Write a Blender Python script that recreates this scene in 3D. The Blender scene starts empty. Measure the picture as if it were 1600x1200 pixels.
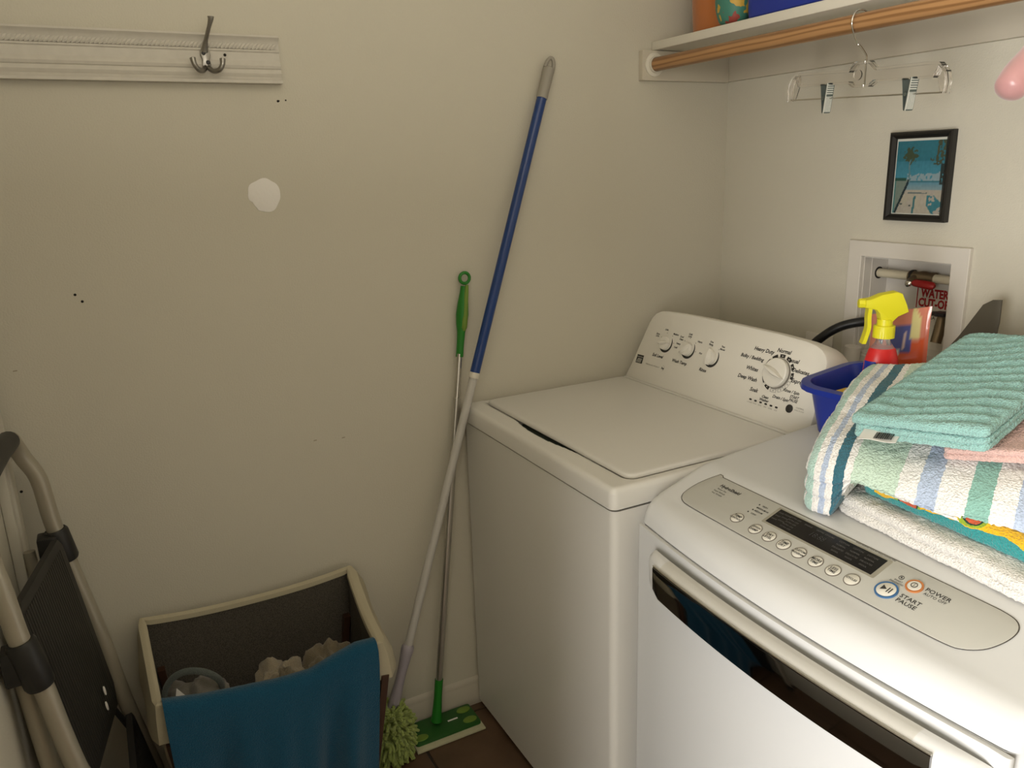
import bpy, bmesh, math, random
from math import sin, cos, pi, radians, sqrt, atan2
from mathutils import Vector, Matrix, noise

SC = bpy.context.scene
COL = SC.collection
random.seed(4)

# ---------------------------------------------------------------- camera
cam_d = bpy.data.cameras.new('camera')
cam_d.sensor_width = 36.0
cam_d.lens = 36.0 * 1232.1 / 1600.0
cam_d.clip_start = 0.02
cam = bpy.data.objects.new('camera', cam_d)
COL.objects.link(cam)
_r = Vector((0.4700, 0.8821, -0.0313)).normalized()
_f = Vector((-0.8553, 0.4459, -0.2637)).normalized()
_u = _r.cross(_f).normalized()
_r = _f.cross(_u).normalized()
cam.matrix_world = Matrix(((_r.x, _u.x, -_f.x, 1.844), (_r.y, _u.y, -_f.y, -1.698),
                           (_r.z, _u.z, -_f.z, 1.517), (0, 0, 0, 1)))
SC.camera = cam

# ---------------------------------------------------------------- light
SC.view_settings.view_transform = 'Standard'
SC.view_settings.look = 'None'
SC.view_settings.gamma = 1.0
SC.view_settings.use_curve_mapping = False
SC.view_settings.exposure = 0.0
W = bpy.data.worlds.new('world')
SC.world = W
W.use_nodes = True
W.node_tree.nodes['Background'].inputs[0].default_value = (1.0, 0.93, 0.82, 1)
W.node_tree.nodes['Background'].inputs[1].default_value = 0.4


def area(name, loc, target, sx, sy, power, color):
    l = bpy.data.lights.new(name, 'AREA')
    l.shape = 'RECTANGLE'
    l.size, l.size_y, l.energy, l.color = sx, sy, power, color
    o = bpy.data.objects.new(name, l)
    o.location = loc
    o.rotation_euler = (Vector(target) - Vector(loc)).to_track_quat('-Z', 'Y').to_euler()
    COL.objects.link(o)
    return o


# daylight falling in through the doorway behind the photographer
area('doorway_daylight', (2.10, -3.2, 1.02), (1.1, -0.4, 1.0), 1.2, 1.5, 120, (1.0, 0.98, 0.95))
# added ambient fill, not a room lamp; bounces off the ceiling, out of frame
area('bounce_fill', (1.75, -1.45, 1.80), (1.6, -1.4, 2.6), 0.7, 0.7, 18, (1.0, 0.95, 0.84))

# ---------------------------------------------------------------- materials
MATS = {}


def mat(name, col, rough=0.5, metal=0.0, spec=0.5, bump=0.0, bscale=200.0, var=0.0, vscale=20.0,
        coat=0.0, sheen=0.0, trans=0.0, ior=1.45, alpha=1.0, detail=4.0):
    if name in MATS:
        return MATS[name]
    m = bpy.data.materials.new(name)
    m.use_nodes = True
    nt = m.node_tree
    b = nt.nodes['Principled BSDF']
    b.inputs['Base Color'].default_value = (*col, 1)
    b.inputs['Roughness'].default_value = rough
    b.inputs['Metallic'].default_value = metal
    b.inputs['Specular IOR Level'].default_value = spec
    b.inputs['Coat Weight'].default_value = coat
    b.inputs['Sheen Weight'].default_value = sheen
    b.inputs['Transmission Weight'].default_value = trans
    b.inputs['IOR'].default_value = ior
    b.inputs['Alpha'].default_value = alpha
    tc = nt.nodes.new('ShaderNodeTexCoord')
    if var > 0:
        n = nt.nodes.new('ShaderNodeTexNoise')
        n.inputs['Scale'].default_value = vscale
        n.inputs['Detail'].default_value = detail
        nt.links.new(tc.outputs['Object'], n.inputs['Vector'])
        mx = nt.nodes.new('ShaderNodeMix')
        mx.data_type = 'RGBA'
        mx.inputs[6].default_value = (*[c * (1 - var) for c in col], 1)
        mx.inputs[7].default_value = (*[min(1, c * (1 + var)) for c in col], 1)
        nt.links.new(n.outputs['Fac'], mx.inputs[0])
        nt.links.new(mx.outputs[2], b.inputs['Base Color'])
    if bump > 0:
        n = nt.nodes.new('ShaderNodeTexNoise')
        n.inputs['Scale'].default_value = bscale
        n.inputs['Detail'].default_value = 3
        nt.links.new(tc.outputs['Object'], n.inputs['Vector'])
        bp = nt.nodes.new('ShaderNodeBump')
        bp.inputs['Strength'].default_value = bump
        bp.inputs['Distance'].default_value = 0.002
        nt.links.new(n.outputs['Fac'], bp.inputs['Height'])
        nt.links.new(bp.outputs['Normal'], b.inputs['Normal'])
    MATS[name] = m
    return m


def nodes_of(m):
    nt = m.node_tree
    return nt, nt.nodes['Principled BSDF'], nt.nodes, nt.links


M_WALL = mat('wall_paint', (0.60, 0.565, 0.475), 0.75, bump=0.35, bscale=260, spec=0.25)
M_CEIL = mat('ceiling_paint', (0.70, 0.67, 0.60), 0.8)
M_TRIM = mat('white_trim_paint', (0.62, 0.585, 0.50), 0.45)
M_TRIMW = mat('shelf_paint', (0.70, 0.66, 0.57), 0.4, bump=0.15, bscale=60)
M_CLEAT = mat('cleat_paint', (0.55, 0.50, 0.41), 0.5)
M_APPL = mat('white_enamel', (0.70, 0.68, 0.635), 0.32, spec=0.5, coat=0.2)
M_CONS = mat('console_white_plastic', (0.76, 0.73, 0.66), 0.4)
M_DRY = mat('dryer_white_enamel', (0.63, 0.628, 0.615), 0.32, spec=.3, coat=0.1)
M_PANEL = mat('control_panel_greige', (0.46, 0.45, 0.405), 0.38, coat=0.1)
M_HAND = mat('handle_silver_white', (0.60, 0.585, 0.54), 0.28, metal=0.2)
M_CHROME = mat('dark_chrome', (0.30, 0.30, 0.31), 0.05, metal=1.0)
M_GAP = mat('dark_gap', (0.02, 0.02, 0.018), 0.8)
M_PRINT = mat('black_print', (0.03, 0.028, 0.025), 0.6)
M_PRINTG = mat('grey_print', (0.28, 0.26, 0.22), 0.6)
M_BLACKP = mat('black_plastic', (0.018, 0.017, 0.016), 0.45)
M_WOOD_D = mat('dark_wood', (0.05, 0.022, 0.012), 0.5, var=0.4, vscale=12)
M_CHR = mat('polished_steel', (0.62, 0.60, 0.56), 0.18, metal=1.0)
M_NICKEL = mat('brushed_nickel', (0.30, 0.285, 0.26), 0.32, metal=1.0)
M_ALU = mat('pole_aluminium', (0.55, 0.53, 0.49), 0.28, metal=0.9)

# ---------------------------------------------------------------- mesh helpers


class MB:
    """collects geometry in the coordinates of one thing"""

    def __init__(s):
        s.v, s.f, s.mi, s.m = [], [], [], 0

    def add(s, vs, fs):
        n = len(s.v)
        s.v += [tuple(p) for p in vs]
        s.f += [tuple(i + n for i in f) for f in fs]
        s.mi += [s.m] * len(fs)
        return s

    def quad(s, a, b, c, d):
        return s.add([a, b, c, d], [(0, 1, 2, 3)])

    def box(s, x0, x1, y0, y1, z0, z1, bev=0.0, M=None, seg=2):
        bm = bmesh.new()
        bmesh.ops.create_cube(bm, size=1)
        for v in bm.verts:
            v.co = Vector(((x0 + x1) / 2 + v.co.x * (x1 - x0), (y0 + y1) / 2 + v.co.y * (y1 - y0),
                           (z0 + z1) / 2 + v.co.z * (z1 - z0)))
        if bev > 0:
            bmesh.ops.bevel(bm, geom=bm.edges[:], offset=bev, segments=seg, profile=0.5, affect='EDGES')
        s.bm(bm, M)
        return s

    def bm(s, bm, M=None):
        bm.verts.index_update()
        vs = [(M @ v.co) if M else v.co.copy() for v in bm.verts]
        fs = [tuple(v.index for v in f.verts) for f in bm.faces]
        bm.free()
        s.add(vs, fs)

    def tube(s, pts, r, n=12, caps=True, flat=1.0):
        pts = [Vector(p) for p in pts]
        rs = r if isinstance(r, (list, tuple)) else [r] * len(pts)
        t0 = (pts[1] - pts[0]).normalized()
        a = t0.orthogonal().normalized()
        vs, fs = [], []
        prev = t0
        for i, p in enumerate(pts):
            t = (pts[min(i + 1, len(pts) - 1)] - pts[max(i - 1, 0)]).normalized()
            q = prev.rotation_difference(t)
            a = (q @ a).normalized()
            a = (a - t * a.dot(t)).normalized()
            prev = t
            b = t.cross(a)
            for k in range(n):
                w = 2 * pi * k / n
                vs.append(p + (a * cos(w) + b * sin(w) * flat) * rs[i])
        for i in range(len(pts) - 1):
            for k in range(n):
                k2 = (k + 1) % n
                fs.append((i * n + k, i * n + k2, (i + 1) * n + k2, (i + 1) * n + k))
        if caps:
            fs.append(tuple(range(n - 1, -1, -1)))
            fs.append(tuple((len(pts) - 1) * n + k for k in range(n)))
        return s.add(vs, fs)

    def loft(s, rings, close=True, cap0=False, cap1=False):
        n = len(rings[0])
        vs = [p for r in rings for p in r]
        fs = []
        for i in range(len(rings) - 1):
            for k in range(n if close else n - 1):
                k2 = (k + 1) % n
                fs.append((i * n + k, i * n + k2, (i + 1) * n + k2, (i + 1) * n + k))
        if cap0:
            fs.append(tuple(range(n - 1, -1, -1)))
        if cap1:
            fs.append(tuple((len(rings) - 1) * n + k for k in range(n)))
        return s.add(vs, fs)

    def lathe(s, prof, M=None, n=24, cap0=True, cap1=True):
        """prof: (r, z) pairs, axis z"""
        rings = []
        for r, z in prof:
            ring = []
            for k in range(n):
                p = Vector((r * cos(2 * pi * k / n), r * sin(2 * pi * k / n), z))
                ring.append((M @ p) if M else p)
            rings.append(ring)
        return s.loft(rings, True, cap0, cap1)

    def annulus(s, r0, r1, z0, z1, M, n=32, a0=0, a1=2 * pi):
        full = abs(a1 - a0 - 2 * pi) < 1e-6
        k = n
        rings = []
        for r, z in ((r0, z0), (r0, z1), (r1, z1), (r1, z0)):
            rings.append([M @ Vector((r * cos(a0 + (a1 - a0) * i / k), r * sin(a0 + (a1 - a0) * i / k), z))
                          for i in range(k if full else k + 1)])
        rings.append(rings[0])
        s.loft(rings, full)
        return s

    def prism(s, poly, d0, d1, M=None, bev=0.0):
        """poly: 2D outline (x,y) ccw, extruded z d0..d1"""
        M = M or Matrix()
        if bev > 0:
            ins = inset(poly, bev)
            rings = [[M @ Vector((x, y, d0)) for x, y in poly],
                     [M @ Vector((x, y, d1 - bev)) for x, y in poly],
                     [M @ Vector((x * .7 + a * .3, y * .7 + b * .3, d1 - bev * .3)) for (x, y), (a, b) in zip(poly, ins)],
                     [M @ Vector((x, y, d1)) for x, y in ins]]
        else:
            rings = [[M @ Vector((x, y, d)) for x, y in poly] for d in (d0, d1)]
        return s.loft(rings, True, True, True)

    def build(s, name, m, parent=None, smooth=True, angle=40, sub=0):
        me = bpy.data.meshes.new(name)
        me.from_pydata([tuple(v) for v in s.v], [], s.f)
        ms = m if isinstance(m, (list, tuple)) else [m]
        for k in ms:
            me.materials.append(k)
        if len(ms) > 1:
            for p, i in zip(me.polygons, s.mi):
                p.material_index = i
        me.update()
        bm = bmesh.new()
        bm.from_mesh(me)
        bmesh.ops.recalc_face_normals(bm, faces=bm.faces[:])
        if smooth:
            for f in bm.faces:
                f.smooth = True
            for e in bm.edges:
                if len(e.link_faces) == 2 and e.calc_face_angle(0) > radians(angle):
                    e.smooth = False
        bm.to_mesh(me)
        bm.free()
        o = bpy.data.objects.new(name, me)
        COL.objects.link(o)
        if parent:
            o.parent = parent
        if sub:
            md = o.modifiers.new('sub', 'SUBSURF')
            md.levels = md.render_levels = sub
        return o


def inset(poly, d):
    n = len(poly)
    out = []
    area2 = sum(poly[i][0] * poly[(i + 1) % n][1] - poly[(i + 1) % n][0] * poly[i][1] for i in range(n))
    sg = 1 if area2 > 0 else -1
    for i in range(n):
        x0, y0 = poly[i - 1]
        x1, y1 = poly[i]
        x2, y2 = poly[(i + 1) % n]
        a = Vector((x1 - x0, y1 - y0)).normalized()
        b = Vector((x2 - x1, y2 - y1)).normalized()
        na = Vector((-a.y, a.x)) * sg
        nb = Vector((-b.y, b.x)) * sg
        m = (na + nb)
        if m.length < 1e-6:
            m = na
        m.normalize()
        out.append((x1 + m.x * d / max(.4, m.dot(na)), y1 + m.y * d / max(.4, m.dot(na))))
    return out


def rrect(x0, x1, y0, y1, r, n=5):
    out = []
    for cx, cy, a in ((x1 - r, y1 - r, 0), (x0 + r, y1 - r, 90), (x0 + r, y0 + r, 180), (x1 - r, y0 + r, 270)):
        for k in range(n + 1):
            t = radians(a + 90 * k / n)
            out.append((cx + r * cos(t), cy + r * sin(t)))
    return out


def smooth_path(pts, k=6):
    P = [Vector(p) for p in pts]
    out = []
    for i in range(len(P) - 1):
        p0, p1, p2, p3 = P[max(i - 1, 0)], P[i], P[i + 1], P[min(i + 2, len(P) - 1)]
        for j in range(k):
            t = j / k
            out.append(0.5 * ((2 * p1) + (p2 - p0) * t + (2 * p0 - 5 * p1 + 4 * p2 - p3) * t * t +
                              (3 * p1 - p0 - 3 * p2 + p3) * t ** 3))
    out.append(P[-1])
    return out


def lerp_tab(tab, x):
    if x <= tab[0][0]:
        return tab[0][1]
    for (a, va), (b, vb) in zip(tab, tab[1:]):
        if x <= b:
            return va + (vb - va) * (x - a) / (b - a)
    return tab[-1][1]


def tag(o, label=None, cat=None, group=None, kind=None):
    if label:
        o['label'] = label
    if cat:
        o['category'] = cat
    if group:
        o['group'] = group
    if kind:
        o['kind'] = kind
    return o


def thing(name, label, cat, loc=(0, 0, 0), rotz=0, group=None, rot=None):
    o = bpy.data.objects.new(name, None)
    o.empty_display_size = 0.05
    o.location = loc
    o.rotation_euler = rot if rot else (0, 0, rotz)
    COL.objects.link(o)
    tag(o, label, cat, group)
    return o


def struct(o):
    o['kind'] = 'structure'
    return o


_fontcache = {}


def text_mesh(txt, shear=0.0, bold=0.0):
    key = (txt, shear, bold)
    if key in _fontcache:
        return _fontcache[key]
    cu = bpy.data.curves.new('t', 'FONT')
    cu.body = txt
    cu.align_x = 'CENTER'
    cu.align_y = 'CENTER'
    cu.size = 1.0
    cu.shear = shear
    cu.offset = bold
    cu.resolution_u = 2
    o = bpy.data.objects.new('t', cu)
    COL.objects.link(o)
    bpy.context.view_layer.update()
    me = bpy.data.meshes.new_from_object(o)
    vs = [v.co.copy() for v in me.vertices]
    fs = [tuple(p.vertices) for p in me.polygons]
    bpy.data.objects.remove(o)
    bpy.data.curves.remove(cu)
    bpy.data.meshes.remove(me)
    if vs:
        x0, x1 = min(v.x for v in vs), max(v.x for v in vs)
        y0, y1 = min(v.y for v in vs), max(v.y for v in vs)
        for v in vs:
            v.x -= (x0 + x1) / 2
            v.y -= (y0 + y1) / 2
    _fontcache[key] = (vs, fs)
    return vs, fs


def put_text(mb, txt, M, cx, cy, size, shear=0.0, bold=0.0, rot=0.0, wx=1.0, h=0.0006):
    vs, fs = text_mesh(txt, shear, bold)
    c, s_ = cos(rot), sin(rot)
    mb.add([M @ Vector((cx + (v.x * wx * c - v.y * s_) * size, cy + (v.x * wx * s_ + v.y * c) * size, h)) for v in vs], fs)


def plane_M(o, xdir, ydir):
    x = Vector(xdir).normalized()
    y = Vector(ydir).normalized()
    z = x.cross(y).normalized()
    o = Vector(o)
    return Matrix(((x.x, y.x, z.x, o.x), (x.y, y.y, z.y, o.y), (x.z, y.z, z.z, o.z), (0, 0, 0, 1)))


# ================================================================ SETTING
RX, FY, CZ = 2.50, -1.93, 2.44       # right wall x, front wall y, ceiling z

# floor: grout bed with tiles laid one by one
mb = MB().box(-0.1, RX + 0.1, -4.2, 0.12, -0.05, -0.004)
floor = struct(mb.build('floor', mat('grout', (0.045, 0.034, 0.025), 0.9), smooth=False))
m_tile = mat('brown_floor_tile', (0.105, 0.062, 0.036), 0.42, var=0.55, vscale=9, bump=0.2, bscale=30, detail=8)
TS = 0.33
tile_me = None
ty = -1.098 + 3 * TS
for i in range(9):
    for j in range(-1, 9):
        x0 = 0.04 + i * TS - 0.33
        y1 = ty - j * TS
        xa, xb = max(x0 + .003, -0.02), min(x0 + TS - .003, RX)
        ya, yb = max(y1 - TS + .003, FY - .6), min(y1 - .003, 0.02)
        if xb - xa < .02 or yb - ya < .02:
            continue
        t = MB().box(xa - (xa + xb) / 2, xb - (xa + xb) / 2, ya - (ya + yb) / 2, yb - (ya + yb) / 2, -.006, 0, .0015, seg=1)
        full = abs(xb - xa - TS + .006) < 1e-6 and abs(yb - ya - TS + .006) < 1e-6
        if full and tile_me:
            o = bpy.data.objects.new('floor_tile', tile_me)
            COL.objects.link(o)
            o.parent = floor
        else:
            o = t.build('floor_tile', m_tile, floor)
            if full:
                tile_me = o.data
        o.location = ((xa + xb) / 2, (ya + yb) / 2, 0)

wl = struct(MB().box(-0.12, 0, FY - .12, 0.12, 0, CZ).build('wall_left', M_WALL, smooth=False))
# back wall with the opening for the recessed water box
OX0, OX1, OZ0, OZ1, OD = 0.507, 0.742, 1.035, 1.279, 0.088
mb = MB()
mb.box(0, OX0, 0, 0.12, 0, CZ)
mb.box(OX1, RX, 0, 0.12, 0, CZ)
mb.box(OX0, OX1, 0, 0.12, OZ1, CZ)
mb.box(OX0, OX1, 0, 0.12, 0, OZ0)
mb.box(OX0, OX1, OD + .006, 0.12, OZ0, OZ1)
struct(mb.build('wall_back', M_WALL, smooth=False))
struct(MB().box(RX, RX + .12, -4.2, 0.12, 0, CZ).build('wall_right', M_WALL, smooth=False))
DX0, DX1, DZ = 1.42, 2.36, 2.05
mb = MB()
mb.box(0, DX0, FY - .12, FY, 0, CZ)
mb.box(DX1, RX, FY - .12, FY, 0, CZ)
mb.box(DX0, DX1, FY - .12, FY, DZ, CZ)
struct(mb.build('wall_front', M_WALL, smooth=False))
struct(MB().box(-.12, RX + .12, FY - .12, .12, CZ, CZ + .1).build('ceiling', M_CEIL, smooth=False))
mb = MB()
mb.box(DX0 - .06, DX0 + .0, FY - .13, FY + .014, 0, DZ + .06, .004)
mb.box(DX1, DX1 + .06, FY - .13, FY + .014, 0, DZ + .06, .004)
mb.box(DX0, DX1, FY - .13, FY + .014, DZ, DZ + .06, .004)
struct(mb.build('trim_1', M_TRIM))
# white casing board in the near-left corner
mb = MB().box(0.026, 0.105, FY, FY + .020, 0, 2.1, .004)
mb.box(0.034, 0.085, FY, FY + .026, 0, 2.1, .004)
struct(mb.build('trim_2', M_TRIM))

def baseboard(name, pts):
    """pts: profile (out, z); run along y on the left wall or along x on the back wall"""
    prof = [(0, 0), (.013, 0), (.013, .060), (.010, .064), (.010, .070), (.006, .080), (0, .085)]
    (x0, y0), (x1, y1) = pts
    d = Vector((x1 - x0, y1 - y0)).normalized()
    nrm = Vector((d.y, -d.x))
    rings = [[(x + nrm.x * o, y + nrm.y * o, z) for o, z in prof] for x, y in ((x0, y0), (x1, y1))]
    return struct(MB().loft(rings, True, True, True).build(name, mat('baseboard_paint', (.50, .46, .385), .5)))


baseboard('baseboard_left', ((0, FY + .026), (0, 0)))
baseboard('baseboard_back', ((0.013, 0), (RX, 0)))
baseboard('baseboard_right', ((RX, 0), (RX, FY)))

# marks on the left wall
m_patch = mat('spackle', (0.84, 0.81, 0.78), 0.9, bump=.4, bscale=120)
poly = []
for k in range(40):
    a = 2 * pi * k / 40
    r = .0355 + .0022 * noise.noise(Vector((cos(a) * 1.6, sin(a) * 1.6, 3))) * 2
    if 3.5 < a < 4.2:
        r -= .0035
    poly.append((r * cos(a), r * sin(a)))
Mw = plane_M((0, -1.340, 1.4775), (0, 1, 0), (0, 0, 1))
MB().prism(poly, -.001, .0012, Mw, .0008).build('spackle_patch', m_patch, wl)
m_hole = mat('hole_black', (0.015, 0.012, 0.01), 0.9)
for y, z, r in ((-1.289, 1.674, .0026), (-1.272, 1.676, .0018), (-1.287, 1.6745, .0018), (-1.740, 1.295, .0028), (-1.729, 1.280, .0028),
                (-1.902, .897, .0030)):
    Mh = plane_M((0, y, z), (0, 1, 0), (0, 0, 1))
    MB().lathe([(r, -.001), (r, .0006), (r * .5, .0009)], Mh, 10).build('nail_hole', m_hole, wl)
m_scuff = mat('scuff', (0.36, .31, .23), 0.9)
for y, z in ((-1.284, .891), (-1.214, .885), (-1.870, 1.153)):
    Mh = plane_M((0, y, z), (0, 1, .1), (0, -.1, 1))
    MB().prism([(-.004, -.001), (.004, -.0012), (.0045, .001), (-.003, .0014)], -.001, .0006, Mh).build('scuff_mark', m_scuff, wl)

# ================================================================ HOOK RACK
RY1 = -1.279
rack = thing('hook_rail', 'white moulded wooden hook board with a carved rope edge on the left wall', 'coat rack', (0, -1.59, 1.708))
Mr = (0, 1.59, -1.708)
prof = [(0, 1.803), (.020, 1.803), (.022, 1.799), (.018, 1.795), (.014, 1.790), (.013, 1.786),
        (.013, 1.777), (.013, 1.7765), (.0165, 1.774), (.0165, 1.7715), (.014, 1.769), (.0135, 1.752), (.0165, 1.748), (.0185, 1.743), (.0165, 1.738),
        (.0140, 1.736), (.0165, 1.732), (.0180, 1.728), (.016, 1.723), (.0140, 1.721), (.017, 1.717), (.0225, 1.714), (.0225, 1.708), (0, 1.708)]
rings = [[(x, y + 1.59, z - 1.708) for x, z in prof] for y in (FY + .001, RY1)]
M_RACK = mat('rack_white', (0.60, 0.565, 0.50), 0.6, var=.08, vscale=60)
MB().loft(rings, True, True, True).build('board', M_RACK, rack, angle=25)
mb = MB()
y = FY + .008
while y < RY1 - .004:
    a = Vector((.0155, y + 1.59 - .006, 1.7755 - 1.708))
    b = Vector((.0155, y + 1.59 + .006, 1.7865 - 1.708))
    mb.tube([a, a.lerp(b, .25), a.lerp(b, .5), a.lerp(b, .75), b], [.0012, .0032, .0038, .0032, .0012], 6)
    y += .0078
ro = mb.build('rope_moulding', M_RACK, rack)
tag(ro, kind='stuff')

hook = thing('coat_hook', 'brushed nickel triple coat hook screwed to the white board', 'hook', (.018, -1.430, 1.708))
H = lambda x, y, z: (x - .018, y + 1.430, z - 1.708)
plate = [( -.0075, .752), (-.010, .760), (-.009, .770), (-.004, .777), (.004, .777), (.009, .770), (.010, .760), (.0075, .752), (.009, .742), (.008, .735), (-.008, .735), (-.009, .742)]
Mp = plane_M(H(.016, -1.430, 1.0), (0, 1, 0), (0, 0, 1))
MB().prism(plate, -.002, .006, Mp, .002).build('back_plate', M_NICKEL, hook)
MB().tube(smooth_path([H(.020, -1.431, 1.768), H(.030, -1.428, 1.785), H(.043, -1.423, 1.803), H(.052, -1.417, 1.822), H(.053, -1.416, 1.829)], 5),
          [.0075 - .0035 * min(1, i / 6) + (.0030 * max(0, (i - 12) / 8)) if i < 20 else .0025 for i in range(21)], 12).build('top_prong', M_NICKEL, hook)
for sg in (-1, 1):
    MB().tube(smooth_path([H(.018, -1.430 + sg * .003, 1.738), H(.030, -1.430 + sg * .010, 1.729), H(.040, -1.430 + sg * .020, 1.730),
                           H(.044, -1.430 + sg * .027, 1.740), H(.042, -1.430 + sg * .029, 1.753)], 5),
              [.0050 if i < 14 else (.0050 + .0012 * (i - 14) / 6 if i < 20 else .0022) for i in range(21)], 10).build('side_prong', M_NICKEL, hook)
for y, z in ((-1.434, 1.764), (-1.427, 1.746)):
    MB().lathe([(.0042, 0), (.0042, .0012), (.003, .0024)], plane_M(H(.0225, y, z), (0, 1, 0), (0, 0, 1)), 12).build('screw', M_BLACKP, hook)
MB().lathe([(.003, 0), (.003, .001)], plane_M((.0140, 1.59 - 1.391, 1.7625 - 1.708), (0, 1, 0), (0, 0, 1)), 10).build('screw_hole', m_hole, rack)

# ================================================================ SHELF, ROD
shelf = thing('closet_shelf', 'white painted closet shelf board on wall cleats above the machines', 'shelf', (0, 0, 1.811))
MB().box(.002, RX - .002, -.280, -.002, 0, .022, .0025).build('shelf_board', M_TRIMW, shelf)
MB().box(.0, RX - .002, -.016, 0, -.075, -.001, .0015).build('back_cleat', M_CLEAT, shelf)
MB().box(.0, .018, -.3205, -.016, -.077, -.001, .0015).build('side_cleat', M_CLEAT, shelf)
MB().box(RX - .018, RX, -.3205, -.016, -.077, -.001, .0015).build('side_cleat', M_CLEAT, shelf)
# rod
m_oak = mat('oak_rod', (0.42, 0.20, 0.065), 0.38, coat=.15)
nt, b, N_, L_ = nodes_of(m_oak)
tc = N_.new('ShaderNodeTexCoord')
mp = N_.new('ShaderNodeMapping')
mp.inputs['Scale'].default_value = (1.6, 22, 22)
ns = N_.new('ShaderNodeTexNoise')
ns.inputs['Scale'].default_value = 3.2
ns.inputs['Detail'].default_value = 2
wv = N_.new('ShaderNodeTexWave')
wv.bands_direction = 'Z'
wv.inputs['Scale'].default_value = 1.1
wv.inputs['Distortion'].default_value = 9
wv.inputs['Detail'].default_value = 3
wv.inputs['Detail Scale'].default_value = .8
cr = N_.new('ShaderNodeValToRGB')
cr.color_ramp.elements[0].color = (.24, .115, .042, 1)
cr.color_ramp.elements[1].color = (.40, .215, .090, 1)
cr.color_ramp.elements[0].position = .05
cr.color_ramp.elements[1].position = .55
L_.new(tc.outputs['Object'], mp.inputs['Vector'])
L_.new(mp.outputs['Vector'], wv.inputs['Vector'])
L_.new(wv.outputs['Fac'], cr.inputs['Fac'])
L_.new(cr.outputs['Color'], b.inputs['Base Color'])
RODY, RODZ, RODR = -.283, 1.774, .0175
rod = thing('closet_rod', 'round oak closet rod running under the white shelf', 'rod', (0, RODY, RODZ))
Mx = Matrix(((0, 0, 1, 0), (1, 0, 0, 0), (0, 1, 0, 0), (0, 0, 0, 1)))   # axis z -> x
MB().lathe([(RODR, .0195), (RODR, RX - .0195)], Mx, 32).build('wooden_rod', m_oak, rod)
mb = MB()
mb.lathe([(.030, .0182), (.030, .0215), (.0255, .0235), (.0215, .0235), (.0215, .031), (.0185, .031), (.0185, .0185)], Mx, 32, False, False)
mb.build('rod_socket', M_TRIMW, rod)

# things on the shelf
m_or = mat('orange_glaze', (0.40, 0.125, 0.03), 0.12, coat=.6)
tub = thing('orange_canister', 'glossy orange canister at the left end of the shelf', 'canister', (.150, -.165, 1.833))
Mi = Matrix()
MB().lathe([(.060, 0), (.074, .003), (.077, .01), (.081, .08), (.088, .16), (.086, .19), (.080, .19), (.078, .16)], Mi, 40, True, False).build('body', m_or, tub)
MB().lathe([(.0795, .184), (.087, .186), (.090, .20), (.085, .212), (.02, .216)], Mi, 40).build('lid', m_or, tub)
m_teal = mat('teal_print', (0.06, .22, .17), .5)
nt, b, N_, L_ = nodes_of(m_teal)
tc = N_.new('ShaderNodeTexCoord'); vo = N_.new('ShaderNodeTexNoise'); cr = N_.new('ShaderNodeValToRGB')
vo.inputs['Scale'].default_value = 28
cr.color_ramp.interpolation = 'CONSTANT'
cr.color_ramp.elements[0].color = (.55, .34, .05, 1)
cr.color_ramp.elements[1].position = .42
cr.color_ramp.elements[1].color = (.055, .20, .15, 1)
e = cr.color_ramp.elements.new(.62); e.color = (.30, .055, .04, 1)
L_.new(tc.outputs['Object'], vo.inputs['Vector']); L_.new(vo.outputs['Fac'], cr.inputs['Fac']); L_.new(cr.outputs['Color'], b.inputs['Base Color'])
ball = thing('patterned_pouch', 'small teal and yellow patterned pouch between the orange canister and blue bin', 'pouch', (.262, -.235, 1.833))
rings = []
for k in range(11):
    t = k / 10
    w = .055 * sin(pi * (.12 + .76 * t)) ** .45
    rings.append([(.040 * cos(a) * w / .055 * 1.2, w * .75 * sin(a), .002 + t * .12) for a in [2 * pi * j / 24 for j in range(24)]])
MB().loft(rings, True, True, True).build('fabric_body', m_teal, ball, sub=1)
MB().tube([(-.035, 0, .120), (-.01, 0, .126), (.01, 0, .126), (.035, 0, .120)], .004, 8).build('zipper', M_BLACKP, ball)
m_blue = mat('blue_plastic', (0.010, 0.028, 0.26), 0.28)
def bin_mesh(w, d, h, top, r, wall=.003, flange=.012, lip=.008):
    """open tapered bin, origin at centre of its base"""
    out = MB()
    def ring(grow, z):
        return [(x, y, z) for x, y in rrect(-w / 2 - grow, w / 2 + grow, -d / 2 - grow, d / 2 + grow, r + grow)]
    rings = [ring(-.006, 0), ring(0, .006)]
    for k in range(1, 7):
        rings.append(ring(top * k / 6, .006 + (h - .006) * k / 6))
    rings += [ring(top + flange, h + .001), ring(top + flange + .003, h - lip), ring(top + flange + .005, h - lip), ring(top + flange + .003, h + .004),
              ring(top + .0, h + .005), ring(top - wall, h), ring(-wall, .008)]
    out.loft(rings, True, True, True)
    return out
bb = thing('blue_storage_bin', 'large blue plastic storage bin standing on the shelf', 'bin', (.475, -.155, 1.833))
bin_mesh(.30, .215, .16, .012, .03).build('tub', m_blue, bb)
bt = thing('teal_storage_box', 'turquoise box with lid on the shelf right of the blue bin', 'box', (.80, -.15, 1.833))
MB().box(-.11, .11, -.10, .10, 0, .10, .008).build('body', mat('turq', (.03, .22, .26), .4), bt)
MB().box(-.115, .115, -.105, .105, .1005, .118, .006).build('lid', mat('turq', (.03, .22, .26), .4), bt)

# ================================================================ HANGERS
m_clear = mat('clear_acrylic', (.97, .95, .94), .07, trans=1.0, ior=1.49)
hg = thing('skirt_hanger', 'clear plastic skirt hanger with two steel clips hanging on the oak rod', 'hanger', (.690, RODY, 1.640), rotz=radians(-3))
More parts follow.
